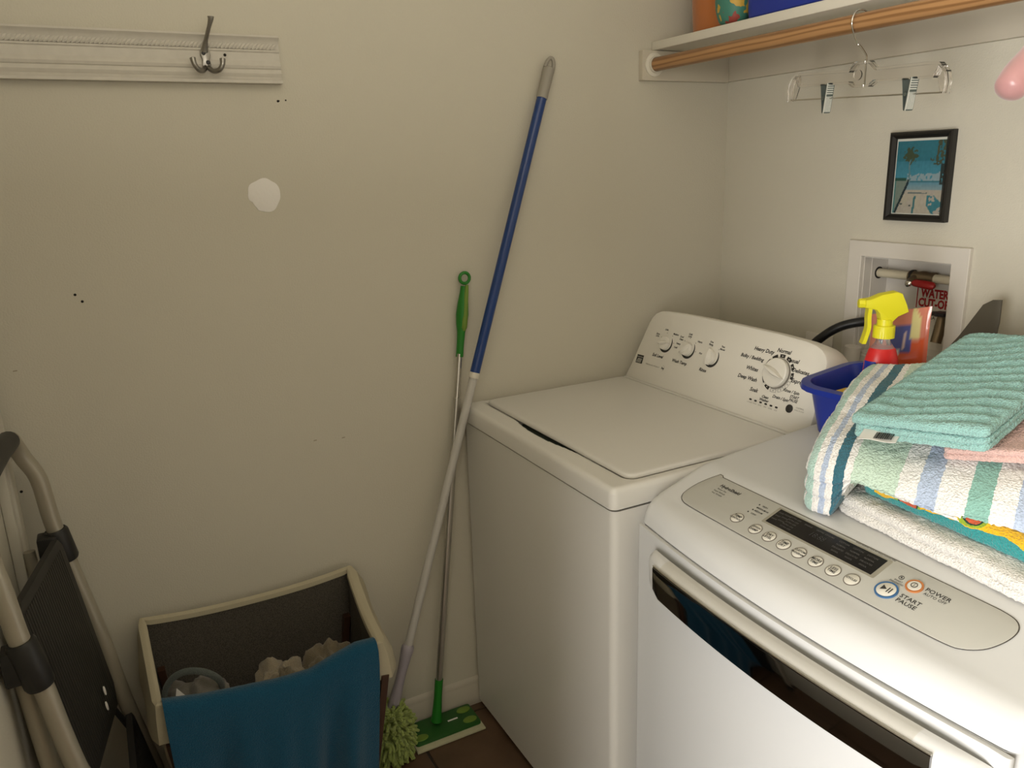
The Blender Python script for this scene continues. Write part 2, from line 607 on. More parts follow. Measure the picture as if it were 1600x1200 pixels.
# local plane x-z, y depth
tilt = -.048
def HP(x, z):
    return (x, z + tilt * x)
th = .0045
mb = MB()
def bar(path, h, dep, closed=False):
    """thin moulded rib following a path in the x-z plane"""
    P = [Vector((x, 0, z)) for x, z in [HP(*p) for p in path]]
    rings = []
    for i, p in enumerate(P):
        a = P[max(0, i - 1)]
        b2 = P[min(len(P) - 1, i + 1)]
        t = (b2 - a).normalized()
        n2 = Vector((-t.z, 0, t.x))
        rings.append([p + n2 * h / 2 + Vector((0, -dep / 2, 0)), p + n2 * h / 2 + Vector((0, dep / 2, 0)),
                      p - n2 * h / 2 + Vector((0, dep / 2, 0)), p - n2 * h / 2 + Vector((0, -dep / 2, 0))])
    mb.loft(rings, True, True, True)
outer = [(-.196, -.010), (-.196, .020), (-.188, .038), (-.172, .046), (-.030, .044), (-.016, .058), (.018, .058), (.034, .044), (.150, .046), (.174, .044), (.188, .030), (.192, .012), (.190, -.008)]
inner = [(-.176, .042), (-.168, .022), (-.030, .022), (-.018, .014), (.020, .014), (.032, .022), (.165, .022), (.176, .040)]
bar(outer, .005, .014)
bar(inner, .0042, .014)
poly = [HP(*p) for p in [(-.194, -.008), (-.194, .020), (-.186, .037), (-.171, .044), (-.030, .042), (-.015, .056), (.017, .056), (.033, .042), (.150, .044), (.172, .042), (.186, .028),
                         (.190, .012), (.188, -.006), (.178, -.006), (.170, .022), (.032, .022), (.02, .015), (-.018, .015), (-.03, .022), (-.168, .022), (-.180, -.008)]]
mb.prism(poly, -.001, .001, plane_M((0, 0, 0), (1, 0, 0), (0, 0, 1)))
mb.tube([(-.012, -.002, .036), (-.012, .002, .036)], .01, 16)
mb.build('clear_body', m_clear, hg, angle=30)
MB().tube([(*[HP(-.196, -.006)[0]], 0, HP(-.196, -.006)[1]), (HP(.188, -.006)[0], 0, HP(.188, -.006)[1])], .0016, 8).build('clip_bar', M_CHR, hg)
hk = [(.006, 0, .012), (.006, 0, .030), (.006, 0, .058), (.005, 0, .070), (-.009, -.001, .088), (-.0155, -.003, .094), (-.0155, -.012, .106), (-.0155, -.0225, .125), (-.0155, -.0240, .136),
      (-.0155, -.0205, .147), (-.0150, -.0135, .1545), (-.0145, 0, .1577), (-.0140, .0135, .1535), (-.0135, .0215, .145), (-.0130, .0240, .134), (-.013, .023, .126)]
# keep wire clear of the rod: rod centre is at local y=0, z=.134
MB().tube(smooth_path(hk, 5), .0018, 8).build('hook_wire', M_CHR, hg)
def clip(cx):
    z0 = tilt * cx
    c = MB()
    T_ = Matrix.Translation((cx, 0, z0 - .006)) @ Matrix.Rotation(radians(72), 4, 'Z')
    front = T_ @ plane_M((0, -.0070, 0), (1, 0, 0), (0, -.20, 1))
    c.prism(rrect(-.0085, .0085, -.030, .030, .002, 2), -.001, .0012, front)
    c.m = 1
    c.box(-.0085, -.0070, -.030, .030, .001, .0030, M=front)
    for k in range(5):
        c.box(-.0065, .0065, -.0011, .0011, .001, .0028, M=front @ Matrix.Translation((0, .026 - k * .0042, 0)))
    for k in range(5):
        c.box(-.0010, .0010, -.0155, .0155, .001, .0026, M=front @ Matrix.Translation((-.006 + k * .003, -.012, 0)))
    c.build('clip_jaw', [mat('clip_shade', (.13, .16, .15), .4, metal=.6), mat('clip_steel', (.66, .68, .64), .35, metal=.4)], hg)
    c = MB()
    back = T_ @ plane_M((0, .0070, 0), (1, 0, 0), (0, .20, 1))
    c.prism(rrect(-.0085, .0085, -.030, .030, .002, 2), -.001, .001, back)
    c.tube([T_ @ Vector((-.009, 0, 0)), T_ @ Vector((.009, 0, 0))], .0042, 12)
    c.build('clip_jaw', mat('clip_dark', (.14, .17, .16), .4, metal=.6), hg)
clip(-.090)
clip(.1125)

m_satin = mat('pink_satin', (.50, .26, .26), .28, sheen=.4, var=.12, vscale=30)
ph = thing('padded_hanger', 'pink satin padded hanger end at the right edge on the oak rod', 'hanger', (1.113, RODY, 1.572), rotz=radians(88))
path, rad = [], []
HLn = .205
ts = [0, .002, .006, .012, .02, .03] + [.03 + .94 * k / 22 for k in range(1, 22)] + [.97, .98, .988, .994, .998, 1]
for k, t in enumerate(ts):
    x = -HLn + 2 * HLn * t
    path.append((x, 0, .130 - 2.5 * x * x))
    d_ = min(t, 1 - t) * 2 * HLn
    rad.append(.0255 * (sqrt(max(.004, 1 - (1 - min(1, d_ / .018)) ** 2))) * (1 + .05 * sin(k * 2.3) + .03 * sin(k * 5.1)))
MB().tube(path, rad, 20).build('padding', m_satin, ph, sub=1)
MB().tube(smooth_path([(0, 0, .125), (0, 0, .150), (-.010, 0, .165), (-.0215, 0, .185), (-.0235, 0, .202), (-.016, 0, .218), (0, 0, .2240), (.016, 0, .218), (.0235, 0, .202), (.022, 0, .192)], 5), .0016, 8).build('hook_wire', M_CHR, ph)

# ================================================================ PICTURE
pic = thing('framed_picture', 'small black framed beach photograph with palms on the back wall', 'picture', (.6395, 0, 1.370))
w2, hh = .0775, .199
mb = MB()
fw_ = .015
outer = [(-w2, 0), (w2, 0), (w2, hh), (-w2, hh)]
prof = [(0, 0), (0, .016), (.003, .0195), (.008, .0185), (.0125, .014), (.0150, .013), (.0150, .0)]
rings = []
for i, o_ in prof:
    rings.append([(-w2 + i, -o_, i), (w2 - i, -o_, i), (w2 - i, -o_, hh - i), (-w2 + i, -o_, hh - i)])
mb.loft(rings)
mb.build('frame', mat('black_frame', (.012, .011, .010), .3), pic, smooth=False)
MB().box(-w2 + .0152, w2 - .0152, -.0085, -.002, .0152, hh - .0152).build('mount', mat('photo_border', (.62, .62, .56), .5), pic, smooth=False)
# the photograph: flat print, colours per vertex
NX, NY = 72, 96
px0, px1, pz0, pz1 = -w2 + .0175, w2 - .0165, .0172, hh - .0205
vs, fs, cols = [], [], []
def beach(u, v):
    n = noise.noise(Vector((u * 7, v * 7, 1)))
    n2 = noise.noise(Vector((u * 22, v * 22, 5)))
    hz = .455
    c = (.035, .20, .27) if v > .72 else (.05 + .09 * (.72 - v), .24 + .3 * (.72 - v), .34 + .35 * (.72 - v))
    if v < .53 + .05 * n + .03 * u and v > hz and u > .25 and n2 > -.25:
        c = (.30, .42, .47)
    if hz - .02 < v < hz:
        c = (.05, .20, .26)
    elif v <= hz - .02:
        if v > .33:
            t = (hz - v) / .12
            c = (.10 + .16 * t, .30 + .08 * t, .42)
        else:
            c = (.50 + .05 * n, .46 + .05 * n, .38)
    if v < .30 and abs(v - .285 - .01 * n) < .008 and .3 < u < .7:
        c = (.16, .20, .20)
    # leaning trunk
    e = .04 + .25 * (v / hz) if v < hz + .05 else 9
    if v < hz + .02 and 0 <= u < e + .03:
        c = (.22, .28, .24)
        if u > e - .02:
            c = (.02, .04, .05)
    if v < hz + .02 and u < .03:
        c = (.10, .25, .24)
    if hz < v < .50 and u < .25:
        c = (.03, .10, .08)
    # thin palm
    tx = .30 + .02 * sin(v * 6)
    if hz - .02 < v < .80 and abs(u - tx) < .012:
        c = (.16, .26, .28)
    du, dv = (u - .29), (v - .80) * 1.35
    d = sqrt(du * du + dv * dv)
    ang = atan2(dv, du)
    if d < .17 * (.62 + .38 * abs(cos(ang * 4.5 + .4))) and (n2 > -.22 or d < .07):
        c = (.06, .09, .05)
    # foliage upper right and right edge
    if u > .80 + .12 * n and v > .62 + .3 * (1 - u) and n2 > -.1:
        c = (.07, .085, .05)
    if .70 < u and abs(v - .74 - .06 * n) < .018 and n2 > -.1:
        c = (.06, .09, .06)
    if u > .93 and .40 < v < .68 and n2 > -.3:
        c = (.03, .05, .05)
    # shadows and bushes in the sand
    if u > .70 and v < .26 and (u - .68) * .55 + .02 * n + (v - .04) < .30 and n + n2 * .5 > -.25 and u + v > .82:
        c = (.05, .22, .27)
    if abs(u - (.44 + .10 * (v - .1))) < .022 and v < .24:
        c = (.06, .19, .21)
    if (u - .17) ** 2 + ((v - .13) * 2) ** 2 < .0009 or (u - .36) ** 2 + ((v - .11) * 2) ** 2 < .0006:
        c = (.08, .10, .10)
    return tuple(max(0, x * .68 * (1 + .10 * n2)) for x in c)
for j in range(NY + 1):
    for i in range(NX + 1):
        u, v = i / NX, j / NY
        vs.append((px0 + (px1 - px0) * u, -.0089, pz0 + (pz1 - pz0) * v))
        cols.append(beach(u, v))
for j in range(NY):
    for i in range(NX):
        a = j * (NX + 1) + i
        fs.append((a, a + 1, a + NX + 2, a + NX + 1))
m_vc = mat('photo_print', (1, 1, 1), .25)
nt, b, N_, L_ = nodes_of(m_vc)
at = N_.new('ShaderNodeAttribute'); at.attribute_name = 'Col'
L_.new(at.outputs['Color'], b.inputs['Base Color'])
pp = MB().add(vs, fs).build('photograph', m_vc, pic, smooth=False)
ca = pp.data.color_attributes.new('Col', 'FLOAT_COLOR', 'POINT')
for i, c_ in enumerate(cols):
    ca.data[i].color = (*c_, 1)

# ================================================================ WATER BOX
BZ = 1.035
wb = thing('water_outlet_box', 'white recessed water valve box set in the back wall behind the towels', 'outlet box', (.625, 0, BZ))
B = lambda x, y, z: (x - .625, y, z - BZ)
m_bx = mat('box_white_plastic', (.66, .62, .56), .5)
mb = MB()
rings = []
for i, d_ in ((0, 0.0), (0, .0105), (.0015, .012), (.0365, .012), (.038, .0105), (.038, -.001)):
    rings.append([(.469 + i - .625, -d_, .995 + i - BZ), (.783 - i - .625, -d_, .995 + i - BZ), (.783 - i * 1.08 - .625, -d_, 1.3175 - i - BZ), (.469 + i - .625, -d_, 1.3175 - i - BZ)])
mb.loft(rings)
mb.build('trim_frame', m_bx, wb)
mb = MB()
t_ = .003
mb.box(OX0 - .625 + .0005, OX0 - .625 + t_, 0, OD, OZ0 - BZ, OZ1 - BZ)
mb.box(OX1 - .625 - t_, OX1 - .625 - .0005, 0, OD, OZ0 - BZ, OZ1 - BZ)
mb.box(OX0 - .622, OX1 - .628, 0, OD, OZ1 - BZ - t_, OZ1 - BZ - .0005)
mb.box(OX0 - .622, OX1 - .628, 0, OD, OZ0 - BZ + .0005, OZ0 - BZ + t_)
mb.box(OX0 - .624, OX1 - .626, OD, OD + .005, OZ0 - BZ + .001, OZ1 - BZ - .001)
mb.box(OX0 - .622, OX0 - .6205, .026, .028, OZ0 - BZ, OZ1 - BZ)
mb.build('liner', m_bx, wb, smooth=False)
# pipe
m_cpvc = mat('tan_pipe', (.60, .54, .40), .4)
PY, PZ = .055, 1.2335
for xa_, xb_ in ((OX0 + .0032, .605), (.655, OX1 - .0032)):
    MB().tube([B(xa_, PY, PZ), B(xb_, PY, PZ)], .0108, 20).build('supply_pipe', m_cpvc, wb)
MB().annulus(.0108, .0150, 0, .0012, plane_M(B(OX0 + .003, PY, PZ), (0, 1, 0), (0, 0, 1)), 24).build('pipe_hole', m_hole, wb)
m_brass = mat('dull_brass', (.26, .20, .13), .38, metal=.85)
mb = MB().tube([B(.598, PY, PZ), B(.606, PY, PZ), B(.610, PY, PZ), B(.622, PY, PZ), B(.630, PY, PZ), B(.640, PY, PZ), B(.650, PY, PZ), B(.656, PY, PZ), B(.664, PY, PZ)],
               [.0135, .0150, .0135, .0135, .0155, .0155, .0135, .0145, .0145], 20)
mb.tube([B(.618, PY, PZ), B(.618, PY - .020, PZ - .008), B(.618, PY - .030, PZ - .012)], [.010, .010, .008], 16)
vb = mb.build('shutoff_valve', m_brass, wb)
MB().tube([B(.603, PY, PZ), B(.609, PY, PZ)], .0158, 20).build('valve_ring', M_BLACKP, vb)
MB().lathe([(.009, 0), (.009, .003), (.006, .006), (.003, .007)], plane_M(B(.618, PY - .031, PZ - .013), (1, 0, 0), (0, .2, 1)), 8).build('valve_screw', M_CHR, vb)
MB().tube([B(.626, .030, 1.224), B(.632, .029, 1.223), B(.662, .027, 1.221), B(.678, .026, 1.220), B(.684, .026, 1.2195)], [.006, .0095, .0105, .0100, .005], 16, flat=.75).build(
    'red_lever', mat('red_vinyl', (.32, .012, .012), .42), vb)
# label
Ml = plane_M(B(0, OD, 0), (1, 0, 0), (0, 0, 1))
ox, oz = -.625, -BZ
MB().prism([(.596 + ox, 1.055 + oz), (.728 + ox, 1.055 + oz), (.728 + ox, 1.232 + oz), (.596 + ox, 1.232 + oz)], 0, .0006, Matrix.Translation((0, -0.0, 0)) @ plane_M(B(.625, OD, BZ), (1, 0, 0), (0, 0, 1))).build(
    'label_sheet', mat('label_white', (.72, .69, .62), .5), wb, smooth=False)
Mt = plane_M(B(.625, OD, BZ), (1, 0, 0), (0, 0, 1))
red = MB()
put_text(red, 'WATER', Mt, .6455 - .625, 1.192 - BZ, .0285, bold=.045, wx=.72, h=.0012)
put_text(red, 'CUT-OFF', Mt, .6495 - .625, 1.168 - BZ, .0285, bold=.045, wx=.76, h=.0012)
red.prism([(-.026, .118), (-.0235, .118), (-.0235, .185), (-.026, .185)], .0005, .0012, Mt)
tag(red.build('red_lettering', mat('red_ink', (.38, .01, .015), .5), wb, smooth=False), kind='stuff')
blk = MB()
put_text(blk, 'AVAILABLE CLEANING', Mt, .650 - .625, 1.146 - BZ, .0120, bold=.02, wx=.85, h=.0012)
put_text(blk, 'AREA', Mt, .640 - .625, 1.134 - BZ, .0120, bold=.02, wx=.85, h=.0012)
put_text(blk, 'INCH', Mt, .668 - .625, 1.114 - BZ, .0120, bold=.02, wx=.85, h=.0012)
tag(blk.build('black_lettering', M_PRINT, wb, smooth=False), kind='stuff')
m_dark = mat('valve_dark', (.035, .030, .035), .45, metal=.4)
def hose_valve(cx, cz, name='hose_valve'):
    v = MB()
    v.tube([B(cx, OD - .001, cz), B(cx, .062, cz), B(cx, .058, cz)], [.011, .011, .014], 16)
    v.tube([B(cx, .062, cz + .028), B(cx, .060, cz), B(cx, .050, cz - .035)], [.009, .0125, .0125], 16)
    o = v.build(name, m_brass, wb)
    k = MB()
    pol = []
    for i in range(48):
        a = 2 * pi * i / 48
        pol.append(((.020 + .0022 * cos(8 * a)) * cos(a), (.020 + .0022 * cos(8 * a)) * sin(a)))
    k.prism(pol, 0, .008, Matrix.Translation(Vector(B(cx, .060, cz + .030))), .002)
    k.tube([B(cx, .060, cz + .020), B(cx, .060, cz + .032)], .006, 12)
    k.build('valve_knob', m_dark, o)
    return o
hose_valve(.549, 1.142)
hose_valve(.686, 1.118)

m_rub = mat('black_rubber', (.012, .012, .013), .4)
ho = thing('water_hose', 'black rubber hose curving from the washer back up to the valve box', 'hose', (.444, -.098, 1.0))
path = [(.440, -.105, .88), (.442, -.103, .98), (.448, -.097, 1.045), (.470, -.085, 1.078), (.505, -.062, 1.108), (.545, -.030, 1.122), (.572, .012, 1.120), (.573, .035, 1.102), (.560, .046, 1.085)]
P2 = [(x - .444, y + .098, z - 1.0) for x, y, z in path]
MB().tube(smooth_path(P2, 6), .0115, 14).build('rubber_tube', m_rub, ho)
MB().tube([(.003, -.001, .030), (.006, .002, .046), (.012, .005, .056)], .0145, 14).build('coupling', m_rub, ho)
op = thing('outlet_plate', 'white wall plate half hidden behind the washer console', 'wall plate', (.390, 0, .975))
MB().box(-.045, .045, -.006, -.0002, -.03, .088, .003).build('cover', m_bx, op)
MB().box(-.0165, .0165, -.0085, -.006, .015, .065, .002).build('receptacle', m_bx, op)
du = thing('wall_duct', 'short white hose stub on the wall under the valve box', 'pipe', (.530, 0, 1.06))
mb = MB()
mb.tube([(-.015, -.03, -.08), (-.015, -.03, -.0725), (-.01, -.03, -.005)], .020, 18)
mb.build('hose_stub', m_bx, du)

# ================================================================ WASHER
WX, WY, WW, WD = .008, -.894, .691, .66
wa = thing('washing_machine', 'white top loading washing machine with console knobs beside the left wall', 'washing machine', (WX, WY, 0))
mb = MB()
body = rrect(.003, WW - .003, .004, WD, .016, 5)
rings = [[(x, y, z) for x, y in body] for z in (.022, .873)]
mb.loft(rings, True, True, True)
mb.build('cabinet', M_APPL, wa)
mb = MB()
for x in (.05, WW - .05):
    for y in (.06, WD - .06):
        mb2 = MB().lathe([(.02, 0), (.022, .004), (.014, .010), (.012, .024)], Matrix.Translation((x, y, 0)), 16)
        mb2.build('foot', M_BLACKP, wa)
MB().prism(rrect(.008, WW - .008, .009, WD - .006, .014), .872, .879).build('seam', M_GAP, wa)
# moulded top: rim, recessed tray, finger notch
LX0, LX1, LY0, LY1, LR = .018, .655, .064, .505, .022
def sd_rr(x, y, x0, x1, y0, y1, r):
    cx, cy = (x0 + x1) / 2, (y0 + y1) / 2
    qx, qy = abs(x - cx) - (x1 - x0) / 2 + r, abs(y - cy) - (y1 - y0) / 2 + r
    return sqrt(max(qx, 0) ** 2 + max(qy, 0) ** 2) + min(max(qx, qy), 0) - r
def sstep(a, b, x):
    t = min(1, max(0, (x - a) / (b - a)))
    return t * t * (3 - 2 * t)
ZT = .922
NXg, NYg = 230, 190
vs, fs = [], []
for j in range(NYg + 1):
    for i in range(NXg + 1):
        x = WW * i / NXg
        v = j / NYg
        y = WD * v
        if y < .10:
            pass
        d = sd_rr(x, y, LX0 - .003, LX1 + .003, LY0 - .003, LY1 + .03, LR)
        h = ZT - .0045 * (1 - sstep(0, .014, d)) - .010 * (1 - sstep(-.004, .001, d))
        # finger notch in front of the lid
        if .185 < x < .475:
            t = (x - .185) / .29
            wdt = .017 * sin(pi * t) ** 1.0 if t < .5 else .017 * sin(pi * t) ** .9
            yy = LY0 - .002 - y
            if -.03 < yy < wdt + .006:
                h = min(h, ZT - .022 + .020 * sstep(wdt - .003, wdt + .004, yy))
        e = sd_rr(x, y, 0, WW, 0, WD, .016)
        if e > -.012:
            q = min(1, (e + .012) / .012)
            h -= .012 * (1 - sqrt(max(0, 1 - q * q)))
        if e > 0:
            # pull corner verts in
            cx = min(max(x, .016), WW - .016)
            cy = min(max(y, .016), WD - .016)
            dd = Vector((x - cx, y - cy))
            if dd.length > .016:
                dd = dd.normalized() * .016
                x, y = cx + dd.x, cy + dd.y
        vs.append((x, y, h))
for j in range(NYg):
    for i in range(NXg):
        a = j * (NXg + 1) + i
        fs.append((a, a + 1, a + NXg + 2, a + NXg + 1))
mb = MB().add(vs, fs)
edge = [j for j in range(NXg + 1)] + [(k + 1) * (NXg + 1) - 1 for k in range(1, NYg + 1)] + \
       [NYg * (NXg + 1) + i for i in range(NXg - 1, -1, -1)] + [k * (NXg + 1) for k in range(NYg - 1, 0, -1)]
n0 = len(mb.v)
for idx in edge:
    mb.v.append((vs[idx][0], vs[idx][1], .8785))
ne = len(edge)
for k in range(ne):
    k2 = (k + 1) % ne
    mb.f.append((edge[k], edge[k2], n0 + k2, n0 + k)); mb.mi.append(0)
mb.f.append(tuple(n0 + k for k in range(ne - 1, -1, -1))); mb.mi.append(0)
top = mb.build('top_cover', M_APPL, wa, angle=60)
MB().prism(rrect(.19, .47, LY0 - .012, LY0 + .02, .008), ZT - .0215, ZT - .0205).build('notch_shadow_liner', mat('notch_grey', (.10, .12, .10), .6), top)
# lid
lidp = rrect(LX0, LX1, LY0, LY1, LR, 6)
M0 = Matrix()
i1, i2, i3 = inset(lidp, .002), inset(lidp, .005), inset(lidp, .012)
rings = [[(x, y, ZT - .009) for x, y in i2], [(x, y, ZT - .0055) for x, y in lidp], [(x, y, ZT - .001) for x, y in lidp], [(x, y, ZT + .0022) for x, y in i1],
         [(x, y, ZT + .0035) for x, y in i2], [(x, y, ZT + .0045) for x, y in i3]]
MB().loft(rings, True, True, True).build('lid', M_APPL, wa)
MB().box(.020, WW - .022, .507, .521, ZT - .004, ZT + .0035, .003).build('hinge_strip', M_APPL, wa)
# console, slanted face
cP0 = Vector((0, .518, .917))
cV = Vector((0, .342, .940)).normalized()
cM = plane_M(cP0 + Vector((-WX, 0, 0)), (1, 0, 0), cV)      # u = world x, v up the slope
out = [(.018, -.001), (.026, .030), (.035, .066), (.047, .130), (.055, .172), (.062, .189), (.074, .203), (.092, .212), (.12, .216), (.22, .2195), (.38, .221),
       (.52, .2205), (.61, .217), (.640, .2125), (.660, .205), (.674, .194), (.682, .180), (.687, .160), (.691, .09), (.695, -.001)]
mb = MB()
i1 = inset(out, .006)
i0 = inset(out, .002)
rings = [[cM @ Vector((u, v, .0)) for u, v in i1], [cM @ Vector((u, v, -.002)) for u, v in i0], [cM @ Vector((u, v, -.007)) for u, v in out]]
def backring(s, dy, dz):
    r_ = []
    for u, v in out:
        p = cM @ Vector((u, v, -.007))
        p.y = p.y + dy
        p.z = max(.905, p.z - dz * max(0, v) / .22)
        r_.append(p)
    return r_
rings += [backring(1, .03, .006), backring(1, .06, .018), backring(1, .085, .045)]
mb.loft(rings, True, True, True)
console = mb.build('console', M_CONS, wa, angle=35)
# prints and knobs on the console
pr, prg = MB(), MB()
def seg_ring(mbx, cu, cv, r0, r1, a0, a1, n=6, h=.0006):
    pts = []
    for k in range(n + 1):
        a = radians(90 - (a0 + (a1 - a0) * k / n))
        pts.append((cu + r1 * cos(a), cv + r1 * sin(a)))
    for k in range(n, -1, -1):
        a = radians(90 - (a0 + (a1 - a0) * k / n))
        pts.append((cu + r0 * cos(a), cv + r0 * sin(a)))
    m_ = len(pts)
    mbx.add([cM @ Vector((x, y, h)) for x, y in pts], [tuple(range(m_))])
BC = (.562, .129)
for k in range(12):
    a = k * 30 - 2
    if k in (4, 5, 6):      # outlined positions at the lower right
        seg_ring(pr, *BC, .0375, .0381, a - 11, a + 11)
        seg_ring(pr, *BC, .0449, .0455, a - 11, a + 11)
        seg_ring(pr, *BC, .0375, .0455, a - 11.5, a - 10.5, 1)
        seg_ring(pr, *BC, .0375, .0455, a + 10.5, a + 11.5, 1)
        seg_ring(pr, *BC, .0405, .0425, a - 1.5, a + 1.5, 2)
    else:
        seg_ring(pr, *BC, .0375, .0455, a - 10.5, a + 10.5)
wd = MB()
for k in (0, 1, 2, 3, 7, 8):
    seg_ring(wd, *BC, .0400, .0425, k * 30 - 4, k * 30 + 0, 3, .0010)
tag(wd.build('white_dots', mat('label_white', (.72, .69, .62), .5), console, smooth=False), kind='stuff')
T = lambda s, u, v, sz, **k: put_text(pr, s, cM, u, v, sz * 1.04, shear=.25, bold=.028, **k)
T('Heavy Duty', .502, .172, .0125)
T('Normal', .561, .182, .0125)
T('Casual', .594, .166, .0125)
T('Delicates', .623, .146, .0125)
T('Express', .625, .121, .0125)
T('Rinse / Spin', .615, .096, .0095)
T('Drain / Spin', .591, .0745, .0095)
T('Clean', .547, .068, .0085)
T('Washer', .547, .060, .0085)
T('Soak', .508, .0765, .0125)
T('Deep Wash', .476, .0985, .0125)
T('Whites', .483, .124, .0125)
T('Bulky / Bedding', .472, .149, .0115)
T('START', .628, .0865, .0090, wx=.9)
T('PAUSE', .628, .0785, .0090, wx=.9)
put_text(prg, 'CONTROL', cM, .652, .066, .0048)
put_text(prg, 'HOLD TO STOP', cM, .652, .060, .0038)
for k in range(6):
    u = .506 + k * .0163
    pr.add([cM @ Vector((u + x, .0525 + y, .0006)) for x, y in rrect(-.0042, .0042, -.0021, .0021, .002, 3)], [tuple(range(16))])
    put_text(prg, ('LOCKED', 'WASH', 'RINSE', 'SPIN', 'DONE', 'ADD')[k], cM, u, .0455, .0042)
T('Soil Level', .136, .0885, .0115)
T('Wash Temp', .2285, .0875, .0115)
T('Rinse', .322, .0865, .0115)
def small_dial(u, v, labels):
    for a, s in labels:
        t = radians(90 - a)
        rr = .0300
        pr.add([cM @ Vector((u + rr * cos(t) + .0011 * cos(k * pi / 4), v + rr * sin(t) + .0011 * sin(k * pi / 4), .0006)) for k in range(8)], [tuple(range(8))])
        for q, line in enumerate(s.split('|')):
            put_text(pr, line, cM, u + (rr + .010) * cos(t) * 1.25, v + (rr + .008) * sin(t) - q * .0070 + .003 * (len(s.split('|')) - 1), .0068, shear=.2, bold=.03)
    a0, a1 = radians(-160), radians(60)
    pr_ring = MB()
    for k in range(40):
        t0, t1 = radians(250 * k / 40 - 205), radians(250 * (k + 1) / 40 - 205)
        wA = .0066 * sin(pi * k / 40) ** .6 if 0 < k < 40 else .0003
        wB = .0066 * sin(pi * (k + 1) / 40) ** .6 if k < 39 else .0003
        pr.add([cM @ Vector((u + r * cos(t), v + r * sin(t), .0007)) for r, t in ((.0255 - wA, t0), (.0255, t0), (.0255, t1), (.0255 - wB, t1))], [(0, 1, 2, 3)])
SD = ((.155, .127), (.247, .1275), (.340, .123))
small_dial(*SD[0], ((-62, 'Extra|Light'), (-15, 'Light'), (35, 'Medium'), (78, 'Heavy')))
small_dial(*SD[1], ((-95, 'Cold'), (-48, 'Cool|Clean'), (-8, 'Cold|Light'), (45, 'Warm'), (92, 'Hot')))
small_dial(*SD[2], ((-18, 'One|Rinse'), (35, 'Two|Rinses')))
# maker emblem: dark square with pale diagonal strokes, small caption, round mark
pr.add([cM @ Vector((u, v, .0006)) for u, v in ((.050, .052), (.079, .053), (.079, .0775), (.050, .0765))], [(0, 1, 2, 3)])
em = MB()
for k in range(4):
    a = .053 + k * .0055
    em.add([cM @ Vector((a + x, .0545 + y, .0010)) for x, y in ((0, 0), (.0018, 0), (.0075 - k * .001, .0125), (.0055 - k * .001, .0125))], [(0, 1, 2, 3)])
em.add([cM @ Vector((x, y, .0010)) for x, y in ((.051, .0705), (.078, .0710), (.078, .0720), (.051, .0715))], [(0, 1, 2, 3)])
tag(em.build('emblem_strokes', mat('label_white', (.72, .69, .62), .5), console, smooth=False), kind='stuff')
put_text(prg, 'SERIES 500 HIGH EFFICIENCY', cM, .126, .0580, .0050, wx=.95)
put_text(pr, 'he', cM, .170, .0595, .0105, shear=.3, bold=.02)
seg_ring(pr, .170, .0595, .0068, .0072, 0, 180, 12)
tag(pr.build('black_lettering', M_PRINT, console, smooth=False), kind='stuff')
tag(prg.build('grey_lettering', M_PRINTG, console, smooth=False), kind='stuff')
def knob(u, v, r, hgt, grip_ang, name='knob', gw=.0065, sc=1.12):
    Mk = cM @ Matrix.Translation((u, v, 0))
    k = MB().lathe([(r * .98, .0008), (r, .003), (r * .97, hgt * .42), (r * .90, hgt * .5), (r * .5, hgt * .52)], Mk, 40)
    Rg = Mk @ Matrix.Rotation(radians(90 - grip_ang), 4, 'Z')
    # wedge shaped grip: wide at the tail, tapering to the pointer
    rings = []
    for t in [i / 14 for i in range(15)]:
        x = -r * sc + 2 * r * sc * t
        w = gw * max(.10, (1 - (2 * t - .85) ** 2 * .75)) * (.35 + .65 * sin(pi * min(1, t * 1.0 + .0)) ** .5 if 0 < t < 1 else .25)
        hh_ = hgt * (.55 + .45 * sin(pi * (.15 + .7 * t)))
        rings.append([Rg @ Vector((x, -w, .002)), Rg @ Vector((x, -w * .9, hh_ * .7)), Rg @ Vector((x, -w * .35, hh_)), Rg @ Vector((x, w * .35, hh_)),
                      Rg @ Vector((x, w * .9, hh_ * .7)), Rg @ Vector((x, w, .002))])
    k.loft(rings, True, True, True)
    return k.build(name, M_CONS, wa, angle=35)
knob(.152, .127, .0185, .020, 80, gw=.0075)
knob(.244, .1275, .0185, .020, 48, gw=.0075)
knob(.337, .123, .0185, .020, -2, gw=.0075)
knob(BC[0] - .002, BC[1], .0355, .026, 108, 'cycle_dial', gw=.0085, sc=.98)
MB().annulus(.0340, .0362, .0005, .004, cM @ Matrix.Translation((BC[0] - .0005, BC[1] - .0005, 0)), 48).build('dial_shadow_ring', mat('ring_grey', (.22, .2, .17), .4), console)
MB().lathe([(.0095, 0), (.0095, .002), (.008, .003)], cM @ Matrix.Translation((.624, .059, 0)), 24).build('start_button', M_PRINT, wa)

